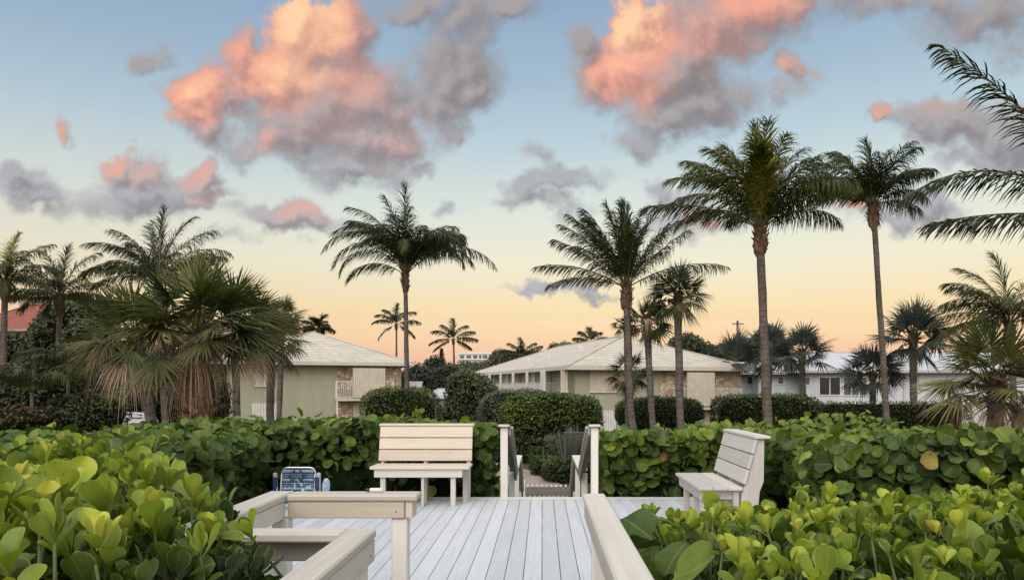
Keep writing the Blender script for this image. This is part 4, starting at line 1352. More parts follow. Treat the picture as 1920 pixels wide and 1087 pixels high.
# ------------------------------------------------------------------ palms
def frond_geo(q, qr, base, az, e0, e1, L, n, ll, lw, r, tint, bend=0.0, hang=0.5, vee=0.12, start=0.13):
    K = 16
    s = np.linspace(0, 1, K)
    ang = R(e0) + (R(e1) - R(e0)) * s ** 1.35
    azz = R(az) + R(bend) * s ** 2
    dirs = np.stack([np.cos(ang) * np.cos(azz), np.cos(ang) * np.sin(azz), np.sin(ang)], 1)
    P = np.asarray(base) + np.concatenate([[[0, 0, 0]], np.cumsum(dirs[:-1] * (L / (K - 1)), axis=0)])
    qr.tube(P, np.linspace(0.032, 0.006, K) * (L / 4.0) ** .5, 5, tint=0.5)
    t = np.linspace(start, 0.995, n)
    for sgn in (-1, 1):
        tj = np.clip(t + r.normal(size=n) * 0.4 / n, start * 0.9, 0.998)
        B_ = np.stack([np.interp(tj, s, P[:, k]) for k in range(3)], 1)
        T = unit(np.stack([np.interp(tj, s, dirs[:, k]) for k in range(3)], 1))
        az_t = np.interp(tj, s, azz)
        S = np.stack([-np.sin(az_t), np.cos(az_t), 0 * az_t], 1) * sgn
        U = unit(np.cross(T, S)) * sgn
        steep = np.clip((T[:, 2] - 0.55) / 0.4, 0, 1)
        fa = R(37) + R(34) * tj ** 1.2 + R(26) * steep * (1 - tj * .5) + r.normal(size=n) * 0.13
        d = S * np.cos(fa)[:, None] + T * np.sin(fa)[:, None] + U * (vee + r.normal(size=n) * 0.14)[:, None]
        d = unit(d)
        l = ll * np.interp(tj, [start, .3, .55, .8, .92, 1], [.60, .92, 1.0, .84, .66, .46]) * r.uniform(.78, 1.12, n)
        g = hang * r.uniform(0.45, 1.5, n) * (0.55 + 0.6 * (1 - np.abs(T[:, 2])))
        wind = np.array([-0.30, 0.0, -1.0])
        pts = [B_]
        dd = [d]
        for k in range(3):
            dk = unit(d + wind * (g * (k + 0.4) / 1.6)[:, None])
            pts.append(pts[-1] + dk * (l / 3)[:, None])
            dd.append(dk)
        tn = np.clip(tint + r.normal(size=n) * 0.09, 0, 1)
        prof = [0.55, 1.0, 0.72, 0.07]
        VV = np.zeros((n, 8, 3))
        AA = np.zeros((n, 8, 4))
        for k in range(4):
            w = unit(T - (T * dd[k]).sum(1, keepdims=True) * dd[k] + 1e-6) * (lw * prof[k] / 2)
            VV[:, 2 * k] = pts[k] - w
            VV[:, 2 * k + 1] = pts[k] + w
            AA[:, 2 * k:2 * k + 2, 1] = k / 3
        AA[..., 0] = tn[:, None]
        AA[:, 0::2, 2] = 0.0
        AA[:, 1::2, 2] = 1.0
        AA[..., 3] = 1
        Qb = np.array([[0, 1, 3, 2], [2, 3, 5, 4], [4, 5, 7, 6]])
        QQ = Qb[None] + (np.arange(n) * 8)[:, None, None]
        q.add(VV.reshape(-1, 3), QQ.reshape(-1, 4), None, AA.reshape(-1, 4))


def boots(q, c, rad, h, n, r, spread=0.5, size=0.3):
    """old leaf bases around the top of a trunk"""
    for k in range(n):
        th = k * 2.39996
        z = c[2] + h * (k / n - 0.5)
        d = np.array([math.cos(th), math.sin(th), 0])
        s = np.array([-math.sin(th), math.cos(th), 0])
        b = np.array([c[0], c[1], z]) + d * rad * 0.55
        up = np.array([0, 0, 1.0])
        w = size * 0.30 * r.uniform(.7, 1.2)
        l = size * r.uniform(.7, 1.25)
        o = spread * r.uniform(.6, 1.4)
        p1 = b + up * l * 0.5 + d * l * 0.35 * o
        p2 = b + up * l * 0.9 + d * l * 1.0 * o
        th_ = d * 0.022 + up * 0.012
        V = [b - s * w, b + s * w, p1 + s * w * .75, p1 - s * w * .75, p2 + s * w * .35, p2 - s * w * .35]
        V = V + [v - th_ * 1.6 for v in V]
        Q = [(0, 1, 2, 3), (3, 2, 4, 5), (6, 9, 8, 7), (9, 11, 10, 8), (0, 3, 9, 6), (1, 7, 8, 2), (3, 5, 11, 9), (2, 8, 10, 4), (4, 10, 11, 5)]
        q.add(V, Q, None, [r.random(), .5, .5, 1])


def trunk_path(p0, p1, sag, n=14):
    t = np.linspace(0, 1, n)[:, None]
    p0, p1 = np.asarray(p0, float), np.asarray(p1, float)
    return p0 + (p1 - p0) * t + np.asarray(sag) * np.sin(t * math.pi) + np.asarray(sag) * 0.3 * np.sin(t * 7)


def coconut(label, base_px, crown, Y, dia, L, spec, seed, n=46, ll=0.8, lw=0.05, sag=(0, 0, 0), group='coconut palms against the dusk sky', boot=1.0, tint=0.32, notrunk=False, stub=None):
    """spec: list of (azimuth, start elevation, end elevation, length factor[, tint, bend]) or a count for a full crown"""
    r = np.random.default_rng(seed)
    cp = W(crown[0], crown[1], Y)
    b0 = np.array(at_ground(base_px, Y))
    root = empty('coconut_palm', b0, label, 'palm tree', group)
    if not notrunk:
        P = trunk_path(b0 - [0, 0, .2], cp + [0, 0, 0.05], sag, 22)
        f = np.linspace(0, 1, 22)
        rad = dia / 2 * (0.78 + 0.55 * np.exp(-f * 14) + 0.22 * (1 - f))
        lump = 1 + 0.05 * r.normal(size=(22, 10))
        q = Geo(); q.tube(P, rad, 10, lump=lump); q.build('trunk', M['trunk'], root, smooth=True)
        if boot:
            q = Geo()
            boots(q, cp + [0, 0, -0.38 * boot], dia * .85, 0.85 * boot, 40, r, 0.42, 0.36 * boot)
            q.ball(cp + [0, 0, -0.36 * boot], (dia * .70, dia * .70, 0.52 * boot), 2.2, 12, 8, 0.25, seed)
            q.build('leaf_bases', M['boot'], root)
    n = int(n * 1.25)
    ll *= 1.3
    lw *= 0.70
    if isinstance(spec, int):
        N = spec
        spec = []
        for k in range(N):
            f = (k + 0.5) / N
            e0 = 86 - 92 * f ** 0.85 + r.normal() * 5
            spec.append((k * 137.5 + r.normal() * 10, e0, e0 - (48 + 42 * f) + r.normal() * 10, 0.82 + 0.2 * math.sin(f * 2.6) + r.normal() * 0.04))
    for sp in spec:
        az, e0, e1, lf = sp[:4]
        tn = sp[4] if len(sp) > 4 and sp[4] is not None else tint + r.normal() * 0.10
        bd = sp[5] if len(sp) > 5 else r.normal() * 12
        q, qr = Geo(), Geo()
        frond_geo(q, qr, cp + [0.06 * math.cos(R(az)), 0.06 * math.sin(R(az)), 0.15 * boot], az, e0, e1, L * lf, n, ll, lw, r, tn, bd, hang=1.55 if e0 < 52 else (1.25 if e0 < 76 else 0.8))
        fo = q.build('frond', M['frond'], root)
        so = qr.build('frond_stalk', M['rachis'], fo, world=False, smooth=True)
        # the stalk shares the frond's origin
        me = so.data
        co = np.zeros(len(me.vertices) * 3, np.float32)
        me.vertices.foreach_get("co", co)
        co = (co.reshape(-1, 3) - b0).astype(np.float32)
        me.vertices.foreach_set("co", co.ravel())
    return root


def filler(r, n, e_lo, e_hi, drop, lf=(0.8, 1.0)):
    """fronds that lean toward or away from the viewer, to thicken a crown"""
    o = []
    for k in range(n):
        az = r.choice([90, 270]) + r.normal() * 38
        e0 = r.uniform(e_lo, e_hi)
        o.append((az, e0, e0 - drop + r.normal() * 12, r.uniform(*lf)))
    return o


r = np.random.default_rng(101)
# azimuth 0 = to the right in the photograph, 180 = to the left, 270 = toward the viewer
P1 = [(100, 88, 80, 1.0), (150, 84, 52, .95), (185, 80, 5, 1.0), (178, 76, -40, 1.08), (190, 70, -70, 1.15), (176, 64, -80, 1.05), (184, 58, -88, .9), (170, 80, -20, 1),
      (0, 80, -10, .85), (8, 70, -60, .95), (-6, 64, -78, .85), (-3, 46, -58, 1.12), (10, 70, -20, .85), (182, 36, -70, .7)] + filler(r, 20, 50, 84, 110) + [(k * 51, 78, -35, .85) for k in range(7)]
coconut('tall coconut palm standing alone right of the left apartment house', 762, (760, 520), 40, .30, 5.1, P1, 1, 56, .85, .055, (0.05, 0, 0))
P2 = [(100, 88, 78, .98), (80, 85, 74, .95), (150, 82, 66, .98), (170, 74, 45, 1.0), (178, 64, 34, 1.02), (185, 56, 26, 1.0), (182, 44, 18, .95), (178, 30, -12, 1.03), (180, 22, -30, .88),
      (5, 62, 40, .93), (0, 52, 30, .95), (-3, 30, -18, 1.12), (10, 78, 55, .95), (172, 70, 30, .9)] + filler(r, 15, 55, 85, 35)
coconut('leaning coconut palm with upswept crown, tallest of the three trunks by the long house', 1199, (1175, 545), 32, .36, 4.0, P2, 2, 56, .70, .05, (-0.18, 0, 0))
P3 = [(262, 84, 30, 1.0, .93, 0), (276, 76, 10, .95, .95, 0), (248, 80, 12, .95, .9, 0), (266, 66, -15, .9, .9, 0), (100, 88, 78, 1.02, .6), (60, 82, 50, .98), (130, 80, 44, 1.0, .5), (160, 70, 8, 1.05), (176, 60, -18, 1.05), (190, 48, -42, 1.0), (183, 36, -50, .85), (180, 26, -14, 1.12, .3, 5),
      (10, 70, 20, 1.02), (0, 58, 14, 1.08), (-6, 46, -10, 1.0), (5, 36, -38, .85), (200, 66, -6, .95, .7), (340, 60, -30, 1.0), (20, 76, 30, 1.0), (165, 78, 30, 1.0), (215, 75, 10, .9, .75)] + filler(r, 10, 35, 78, 65)
coconut('thick-trunked coconut palm with yellow-green young fronds at its heart', 1448, (1425, 435), 26, .36, 3.75, P3, 3, 60, .80, .055, (-.05, 0, 0), tint=.46)
P4 = [(90, 86, 62, .95), (150, 78, 24, .95), (180, 64, -6, .98), (185, 50, -30, 1.0), (178, 32, -50, .95), (30, 80, 34, .95), (5, 62, -12, .96), (0, 44, -48, .8), (10, 24, -45, .7), (190, 74, 12, .9, .6), (200, 40, -45, .9, .55)] + filler(r, 14, 20, 75, 80)
coconut('slender tall coconut palm beside the thick-trunked one, reaching as high', 1666, (1637, 392), 31, .28, 3.3, P4, 4, 54, .72, .05, (0.05, 0, 0))
P5 = [(180, 58, 28, 1.16, .38, 0), (182, 35, -44, 1.08, .2, 3), (180, 6, -14, .84, .18, 0), (60, 75, 0, 1), (0, 40, -30, 1), (320, 60, 0, .8), (80, 85, 55, 1), (20, 20, -40, 1)]
coconut('near coconut palm whose fronds reach in from the right side of the view', 2120, (2075, 425), 13, .30, 3.75, P5, 5, 58, .56, .052, (0, 0, 0), tint=.25)
P6 = [(95, 87, 72, 1.0), (140, 80, 36, 1.0), (175, 72, 8, 1.02), (182, 60, -18, 1.05), (178, 40, -45, 1.1), (186, 34, -35, 1.0), (40, 82, 40, 1.0), (8, 70, 0, 1.05), (0, 56, -25, 1.05), (-6, 40, -50, .95), (180, 20, -40, .9)] + filler(r, 14, 25, 78, 65)
coconut('coconut palm rising behind the big dry fan palm', 312, (297, 535), 38, .34, 4.1, P6, 6, 50, .8, .055)
P7 = [(95, 85, 60, .95), (150, 76, 30, 1.0), (180, 62, 20, 1.0), (184, 45, -20, 1.0), (176, 28, -45, .9), (20, 75, 25, 1.0), (0, 56, -8, 1.0), (4, 38, -40, 1.05), (0, 12, -32, 1.0), (180, 5, -50, .8)] + filler(r, 13, 10, 75, 70)
coconut('grey-green coconut palm in front of the red-tiled villa', 98, (112, 562), 43, .34, 3.5, P7, 7, 44, .75, .06, (.12, 0, 0), boot=1.2)
P8 = [(90, 85, 50, .95, .85), (120, 70, 20, 1, .7), (175, 60, -10, 1, .5), (30, 72, 10, 1.0, .6), (5, 50, -40, .95), (-5, 20, -60, .9), (270, 40, -50, .8, .75), (180, 20, -60, .9)] + filler(r, 12, 10, 70, 75)
coconut('coconut palm cut by the left edge, with orange leaf bases', 2, (10, 535), 39, .36, 3.2, P8, 8, 44, .7, .06, boot=1.1, tint=.5)
P9 = [(95, 85, 55, 1.0), (140, 76, 20, 1.0), (178, 62, -10, 1.02), (184, 46, -38, 1.05), (176, 25, -42, 1.1), (180, 12, -50, 1.0), (30, 70, 10, 1), (0, 45, -30, 1), (-5, 20, -60, 1), (200, 55, -20, .95)] + filler(r, 15, 5, 75, 80)
coconut('bushy coconut palm at the right edge above the short dry fan palm', 1908, (1893, 612), 33, .32, 3.5, P9, 9, 46, .75, .055, tint=.36)
GF = 'small distant coconut palms'
for (lab, bx_, cr, Yd, dd, LL, sd, sp) in (
    ('small far coconut palm just left of the tall lone palm trunk', 741, (743, 610), 115, .35, 3.9, 31, [(95, 85, 40, 1), (150, 70, 5, 1), (178, 55, -20, 1), (182, 35, -40, 1), (185, -20, -70, .9), (20, 65, -10, 1), (0, 30, -30, 1), (-3, -15, -60, .9), (80, 60, 10, .9), (270, 50, -20, .9)]),
    ('small far coconut palm beside the white high-rise', 851, (850, 638), 112, .35, 3.7, 32, [(95, 85, 40, 1), (150, 70, 5, 1), (178, 50, -20, 1), (182, 10, -40, 1), (40, 70, 0, 1), (5, 45, -15, 1), (0, 18, -25, 1), (-3, -12, -45, .8), (270, 50, -20, .9), (178, -15, -50, .9)]),
    ('tiny coconut palm crown peeping over the left house roof', 596, (596, 618), 98, .3, 2.3, 33, 13),
    ('coconut palm top behind the far end of the long house roof', 978, (979, 668), 118, .35, 3.6, 34, [(95, 85, 40, .9), (150, 60, 5, 1), (180, 35, -20, 1), (20, 65, 10, .9), (0, 42, 5, 1), (4, 20, -20, 1), (178, 12, -30, .9), (270, 50, 0, .9)]),
    ('tiny coconut palm top showing above the long house ridge', 1108, (1108, 642), 105, .3, 2.4, 35, [(95, 85, 40, .9), (150, 60, 15, 1), (180, 30, -10, 1), (30, 65, 10, .9), (0, 30, -5, 1), (178, 8, -20, .9), (60, 70, 20, .9)])):
    coconut(lab, bx_, cr, Yd, dd, LL, sp, sd, 40, 1.0, .12, (0.15, 0, 0), GF, boot=0.9, tint=.22)


# ------------------------------------------------------------------ fan palms
def fan_geo(q, qp, base, d, pl, rad, r, tint, spread=118, nseg=34, droop=0.35, split=0.40, curl=0.5, pr=0.014, wseg=1.0, roll=0.55):
    """one fan leaf: stalk from base along d, blade of radiating segments"""
    d = unit(d)
    side = unit(np.cross(d, [0, 0, 1.0]) + 1e-5)
    ro = r.normal() * roll
    side = side * math.cos(ro) + np.cross(d, side) * math.sin(ro)
    up = np.cross(side, d)
    K = 6
    s = np.linspace(0, 1, K)
    P = np.asarray(base) + d * (s * pl)[:, None] + np.array([0, 0, -1.0]) * (0.10 * pl * droop * s ** 2)[:, None]
    if qp is not None:
        qp.tube(P, np.linspace(pr * 1.3, pr * .7, K), 5)
    hub = P[-1]
    fw = unit(P[-1] - P[-2] + np.array([0, 0, -0.12 * droop]))
    up = unit(np.cross(side, fw))
    side = unit(np.cross(fw, up))
    th = np.linspace(-R(spread), R(spread), nseg) + r.normal(size=nseg) * 0.035
    dth = 2 * R(spread) / (nseg - 1)
    ln = rad * (0.66 + 0.34 * np.cos(th * 0.75)) * r.uniform(.82, 1.1, nseg)
    rho = np.array([0.04, 0.22, split, 0.74, 1.0])
    prof = np.array([1.0, 1.0, 0.95, 0.55, 0.05])
    VV = np.zeros((nseg, 15, 3))
    AA = np.zeros((nseg, 15, 4))
    dr = np.cos(th)[:, None] * fw + np.sin(th)[:, None] * side
    # costapalmate: the sides of the fan fold down along the midrib
    fold = -curl * (np.sin(np.abs(th)) ** 1.5)
    dr = unit(dr + up * (fold * 0.5)[:, None])
    tan = -np.sin(th)[:, None] * fw + np.cos(th)[:, None] * side
    gdr = droop * r.uniform(0.6, 1.4, nseg)
    for k in range(5):
        c = hub + dr * (ln * rho[k])[:, None] + np.array([0, 0, -1.0]) * (gdr * ln * max(rho[k] - 0.35, 0) ** 2 * 1.3)[:, None]
        w = min(rho[k], split) * rad * dth * 0.52 * prof[k] * wseg
        for m, (o, zz) in enumerate(((-1, 0.0), (0, -0.45), (1, 0.0))):
            VV[:, 3 * k + m] = c + tan * (w * o) + up * (w * zz)
            AA[:, 3 * k + m, 1] = rho[k]
            AA[:, 3 * k + m, 2] = m / 2
    AA[..., 0] = np.clip(tint + r.normal(size=nseg) * 0.08, 0, 1)[:, None]
    AA[..., 3] = 1
    Qb = []
    for k in range(4):
        for m in range(2):
            a = 3 * k + m
            Qb.append([a, a + 1, a + 4, a + 3])
    QQ = np.array(Qb)[None] + (np.arange(nseg) * 15)[:, None, None]
    q.add(VV.reshape(-1, 3), QQ.reshape(-1, 4), None, AA.reshape(-1, 4))


def fan_palm(label, base_px, crown, Y, dia, crad, n, seed, mat='fan', dead=0, nseg=30, group=None, sag=(0, 0, 0), booted=None, elev=(88, -35), pl=0.5, droop=0.2, tint=.42, boot=0.5, front=0.0, deadlen=1.0, spread=118):
    r = np.random.default_rng(seed)
    cp = W(crown[0], crown[1], Y)
    b0 = np.array(at_ground(base_px, Y))
    root = empty('fan_palm', b0, label, 'palm tree', group)
    P = trunk_path(b0 - [0, 0, .2], cp, sag, 18)
    f = np.linspace(0, 1, 18)
    q = Geo(); q.tube(P, dia / 2 * (1 + 0.25 * np.exp(-f * 12)), 10, lump=1 + 0.05 * r.normal(size=(18, 10))); q.build('trunk', M['trunk_grey'], root, smooth=True)
    if booted:
        z0, z1, br = booted
        q = Geo()
        for k in range(9):
            zz = z0 + (z1 - z0) * k / 8
            boots(q, np.array([cp[0], cp[1], zz]), br * (1.5 - .35 * k / 8), 0.3, 20, r, 1.0, 0.27)
        q.tube([(cp[0], cp[1], z0), (cp[0], cp[1], (z0 + z1) / 2), (cp[0], cp[1], z1)], [br * .9, br, br * .8], 10)
        q.build('leaf_bases', M['boot_pale'], root)
    elif boot:
        q = Geo(); boots(q, cp - [0, 0, .15], dia * .6, 0.5 * boot * 1.6, 26, r, 0.5, 0.3 * boot * 1.6); q.build('leaf_bases', M['boot'], root)

    def leaf(name, m, az, el, l1, l2, tn, sp, dr, cu, ws=1.0):
        d = np.array([math.cos(az) * math.cos(el), math.sin(az) * math.cos(el), math.sin(el)])
        q, qp = Geo(), Geo()
        fan_geo(q, qp, cp + d * 0.08, d, l1, l2, r, tn, sp, nseg, dr, curl=cu, wseg=ws, pr=0.016 * min(1.4, max(.8, Y / 20)))
        o = q.build(name, M[m], root)
        w = qp.build('leaf_stalk', M['rachis'], o, world=False, smooth=True)
        co = np.zeros(len(w.data.vertices) * 3, np.float32)
        w.data.vertices.foreach_get("co", co)
        w.data.vertices.foreach_set("co", (co.reshape(-1, 3) - b0).astype(np.float32).ravel())
    for k in range(n):
        g = (k + 0.5) / n
        el = R(elev[0] + (elev[1] - elev[0]) * g ** 0.9 + r.normal() * 6)
        az = k * 2.39996 + r.normal() * 0.2
        if front and r.random() < front:
            az = -math.pi / 2 + r.normal() * 1.1
        leaf('fan_leaf', mat, az, el, crad * pl * r.uniform(.85, 1.15), crad * (1 - pl * .75) * r.uniform(.9, 1.1), tint + r.normal() * .14, spread * r.uniform(.85, 1.05), droop * (0.6 + 0.8 * g), 0.6)
    for k in range(dead):
        az = k * 2.39996 + r.normal() * 0.4
        if r.random() < 0.5:
            az = -math.pi / 2 + r.normal() * 1.0
        el = R(r.uniform(-55, 30))
        leaf('dead_leaf', 'fan_dead', az, el, crad * pl * deadlen * r.uniform(.7, 1.15), crad * .52 * r.uniform(.7, 1.2), r.uniform(.05, 1.0), r.uniform(40, 85), r.uniform(0.7, 1.7), 1.0, 0.6)
    return root


GS = 'fan palms of the big clump by the left house'
fan_palm('short fan palm on a pinkish trunk of old leaf bases, centre of the big clump', 356, (368, 628), 14, .34, 1.52, 36, 41, 'fan', 8, 30, GS, booted=(0.35, 2.0, 0.22), elev=(85, -22), front=.35, tint=.45, deadlen=.6)
fan_palm('fan palm with a shaggy skirt of dead leaves at left of the big clump', 312, (255, 640), 17, .24, 1.38, 26, 42, 'fan', 18, 28, GS, sag=(.1, 0, 0), elev=(80, -30), front=.3, deadlen=1.15)
fan_palm('fan palm with thin bare trunk at the house corner, right of the big clump', 449, (440, 608), 18.5, .19, 1.42, 28, 43, 'fan', 11, 28, GS, elev=(85, -35), front=.2, deadlen=.9)
fan_palm('fan palm on the left one of two thin trunks close together before the green wall', 500, (508, 640), 21, .22, 1.08, 24, 44, 'fan', 7, 32, GS, elev=(80, -45), tint=.35, sag=(.05, 0, 0))
fan_palm('fan palm on the right one of two thin trunks close together before the green wall', 518, (530, 602), 25, .19, .85, 22, 45, 'fan', 2, 26, GS, elev=(85, -30), tint=.3)
fan_palm('short bushy fan palm with a dry grey skirt at the lower right edge', 1862, (1868, 725), 13.5, .3, 1.35, 28, 46, 'fan', 16, 36, None, elev=(84, -20), front=.3, tint=.62, deadlen=.8, boot=0.6)
fan_palm('fan palm with bulging leaf bases, right one of the three trunks by the long house', 1284, (1271, 560), 32, .34, 1.5, 24, 47, 'fan', 3, 24, None, (-.1, 0, 0), elev=(85, -35), tint=.22, boot=.9)
fan_palm('fan palm with curved trunk, middle one of the three trunks by the long house', 1236, (1213, 606), 32.6, .30, 1.2, 22, 48, 'fan', 3, 24, None, (-.12, 0, 0), elev=(80, -45), tint=.22, boot=.9)
fan_palm('small fan palm in front of the long house, half hidden by the leaning palm', 1192, (1180, 700), 36, .18, 1.25, 16, 49, 'fan', 2, 22, None, elev=(70, -55), tint=.2)
fan_palm('little fan palm crown peeping out left of the leaning palm trunk', 1176, (1172, 612), 37, .16, .75, 12, 50, 'fan', 0, 20, None, elev=(70, -50), tint=.18)
GG = 'grey-green fan palms by the white house'
fan_palm('grey-green fan palm in front of the white house window wall, left one', 1508, (1503, 668), 44, .36, 1.95, 28, 51, 'fan_grey', 1, 24, GG, elev=(88, -18), boot=.9, pl=.5, tint=.42)
fan_palm('tall grey-green fan palm with round crown in front of the white house', 1714, (1712, 640), 38, .36, 2.15, 30, 52, 'fan_grey', 1, 26, GG, elev=(88, -18), boot=1.0, pl=.5, tint=.42)
fan_palm('low grey-green fan palm with drooping crown between two palm trunks', 1638, (1636, 705), 40, .34, 1.8, 26, 53, 'fan_grey', 0, 24, GG, elev=(85, -30), boot=.6, pl=.52, tint=.32)
fan_palm('dark fan palm behind the thick coconut trunk', 1440, (1444, 665), 52, .34, 2.4, 20, 54, 'fan_grey', 0, 22, GG, elev=(88, -30), tint=.25)
fan_palm('dark fan palm below the utility pole', 1378, (1380, 672), 56, .34, 2.2, 18, 55, 'fan_grey', 0, 20, GG, elev=(85, -25), tint=.2)
# feathery clumps at the far left
for lab, px_, py_, Yd, sd in (('feathery low palm clump below the villa balustrade', 60, 735, 31, 61), ('feathery low palm clump right of the villa, under the tree', 128, 700, 34, 62)):
    coconut(lab, px_, (px_, py_), Yd, .2, 2.6, [(k * 47 + 11, 70 - 6 * (k % 5), -25 - 8 * (k % 4), .9) for k in range(14)], sd, 34, .5, .06, group=None, boot=0, tint=.45)


# ------------------------------------------------------------------ houses
def stone_mat():
    m, n, b = material('fieldstone')
    p = n.v('MULTIPLY', objco(n), (3.0, 3.0, 3.4))
    p = n.v('ADD', p, n.v('MULTIPLY', n.noise(p, 1.5, 3, 0.5, out=1), (0.5, 0.5, 0.5)))
    vo = n.new('ShaderNodeTexVoronoi', feature='F1')
    n.put(vo.inputs['Vector'], p)
    vo.inputs['Scale'].default_value = 1.0
    ed = n.new('ShaderNodeTexVoronoi', feature='DISTANCE_TO_EDGE')
    n.put(ed.inputs['Vector'], p)
    ed.inputs['Scale'].default_value = 1.0
    cr, cg, cb = n.sep(vo.outputs['Color'])
    c = n.ramp(cr, [(0.0, G(.38, .23, .145)), (0.4, G(.52, .36, .24)), (0.7, G(.62, .48, .35)), (1.0, G(.72, .61, .49))])
    c = n.mix(n.smooth(ed.outputs['Distance'], 0.02, 0.10, 1.0, 0.0), c, G(.42, .36, .29))
    k = n.smooth(n.noise(objco(n), 14, 4, 0.6), 0.3, 0.7, 0.75, 1.2)
    n.put(b.inputs['Base Color'], n.mix(1.0, c, n.xyz(k, k, k), 'MULTIPLY'))
    b.inputs['Roughness'].default_value = 0.9
    bump(n, b, n.smooth(ed.outputs['Distance'], 0, 0.15), 0.8, 0.05)
    return m


def roof_mat(name, c1, c2, rise):
    m, n, b = material(name)
    p = objco(n)
    x, y, z = n.sep(p)
    wob = n.m('MULTIPLY', n.noise(p, 0.6, 2, 0.5), 0.03)
    fr = n.m('FRACT', n.m('DIVIDE', n.m('ADD', z, wob), rise))
    ln = n.smooth(fr, 0.0, 0.30, 1.0, 0.0)
    row = n.m('FLOOR', n.m('DIVIDE', z, rise))
    tl = n.noise(n.xyz(n.m('MULTIPLY', n.m('ADD', x, y), 2.6), n.m('MULTIPLY', row, 3.1), 0.0), 1.0, 0, 0.5)
    st = n.noise(n.v('MULTIPLY', p, (0.5, 0.5, 1.5)), 1.0, 5, 0.6)
    f = n.m('ADD', n.m('MULTIPLY', tl, 0.7), n.m('MULTIPLY', st, 0.5))
    c = n.mix(n.smooth(f, 0.35, 0.85), c1, c2)
    c = n.mix(n.m('MULTIPLY', ln, 0.75), c, (0.13, 0.12, 0.10, 1))
    n.put(b.inputs['Base Color'], c)
    b.inputs['Roughness'].default_value = 0.8
    bump(n, b, fr, 0.7, 0.04)
    return m


def slat_mat(name, c1, c2, pitch, axis=0):
    """vertical or horizontal accordion slats"""
    m, n, b = material(name)
    p = objco(n)
    s = n.sep(p)
    co = n.m('ADD', s[0], s[1]) if axis == 0 else s[2]
    f = n.m('FRACT', n.m('DIVIDE', co, pitch))
    g = n.m('ABSOLUTE', n.m('SUBTRACT', f, 0.5))
    k = n.smooth(g, 0.32, 0.5, 0.0, 1.0)
    c = n.mix(k, c1, c2)
    w = n.smooth(n.noise(p, 1.2, 4, 0.6), 0.3, 0.7, 0.90, 1.08)
    n.put(b.inputs['Base Color'], n.mix(1.0, c, n.xyz(w, w, w), 'MULTIPLY'))
    b.inputs['Roughness'].default_value = 0.6
    bump(n, b, g, 0.6, 0.03)
    return m


M['stone'] = stone_mat()
M['stucco'] = plain('sage_stucco', G(.40, .40, .295), 0.9, 0.07, 1.6, bumpy=0.25, spec=0.2, streak=True)
M['stucco_dim'] = plain('beige_stucco', G(.36, .32, .255), 0.9, 0.08, 1.6, bumpy=0.2, spec=0.2, streak=True)
M['white_wall'] = plain('white_stucco', G(.55, .58, .62), 0.85, 0.06, 1.2, bumpy=0.15, spec=0.2, streak=True)
M['roof'] = roof_mat('cream_flat_tile', G(.48, .44, .365), G(.62, .575, .485), 0.15)
M['roof_white'] = roof_mat('white_roof', G(.50, .53, .56), G(.58, .60, .62), 0.12)
M['roof_red'] = roof_mat('red_roof_tile', G(.20, .055, .035), G(.30, .085, .05), 0.12)
M['fascia'] = plain('cream_fascia', G(.58, .545, .47), 0.6, 0.06, 1.5, streak=True)
M['soffit'] = plain('shaded_soffit', G(.30, .28, .24), 0.8, 0.06, 1.5)
M['shutter'] = slat_mat('cream_accordion_shutter', G(.62, .56, .45), G(.36, .32, .25), 0.16)
M['shutter_white'] = slat_mat('white_accordion_shutter', G(.68, .67, .64), G(.45, .44, .42), 0.20)
M['glass'] = plain('dark_window_glass', G(.018, .022, .026), 0.12, 0.2, 1.0, spec=0.6)
M['pane_grey'] = plain('grey_window_glass', G(.10, .115, .13), 0.2, 0.2, 1.0, spec=0.5)
M['tower'] = plain('pale_tower_wall', G(.60, .56, .54), 0.8, 0.05, .3)


class House:
    """local frame: x along the front, y into the depth, z up from the ground; world corner + rotation"""

    def __init__(self, name, label, corner, rz, cat='house'):
        self.root = empty(name, (corner[0], corner[1], GZ), label, cat, None, rz)
        self.c, self.rz = np.array([corner[0], corner[1]], float), rz

    def t(self, px, depth=0.0):
        """distance along the front (at local depth) at which the wall shows at px"""
        d = np.array([math.cos(self.rz), math.sin(self.rz)])
        n = np.array([-math.sin(self.rz), math.cos(self.rz)])
        p = self.c + n * depth
        k = (px - VX) / FPX
        return (k * p[1] - p[0]) / (d[0] - k * d[1])

    def z(self, py, t, depth=0.0):
        Y = self.c[1] + t * math.sin(self.rz) + depth * math.cos(self.rz)
        return CZ + (HY - py) * Y / FPX - GZ

    def part(self, name, mat, fn, parent=None, smooth=False):
        q = Geo()
        fn(q)
        return q.build(name, M[mat], parent or self.root, world=False, smooth=smooth)

    def rect(self, px0, px1, py0, py1, depth=0.0):
        """px/py rectangle on the front -> t0,t1,z0,z1"""
        t0, t1 = self.t(px0, depth), self.t(px1, depth)
        tm = (t0 + t1) / 2
        return t0, t1, self.z(py1, tm, depth), self.z(py0, tm, depth)

    def slab(self, name, mat, r4, y, th, parent=None, ch=0.004):
        t0, t1, z0, z1 = r4
        return self.part(name, mat, lambda q: q.box(((t0 + t1) / 2, y, (z0 + z1) / 2), (t1 - t0, th, z1 - z0), ch), parent)


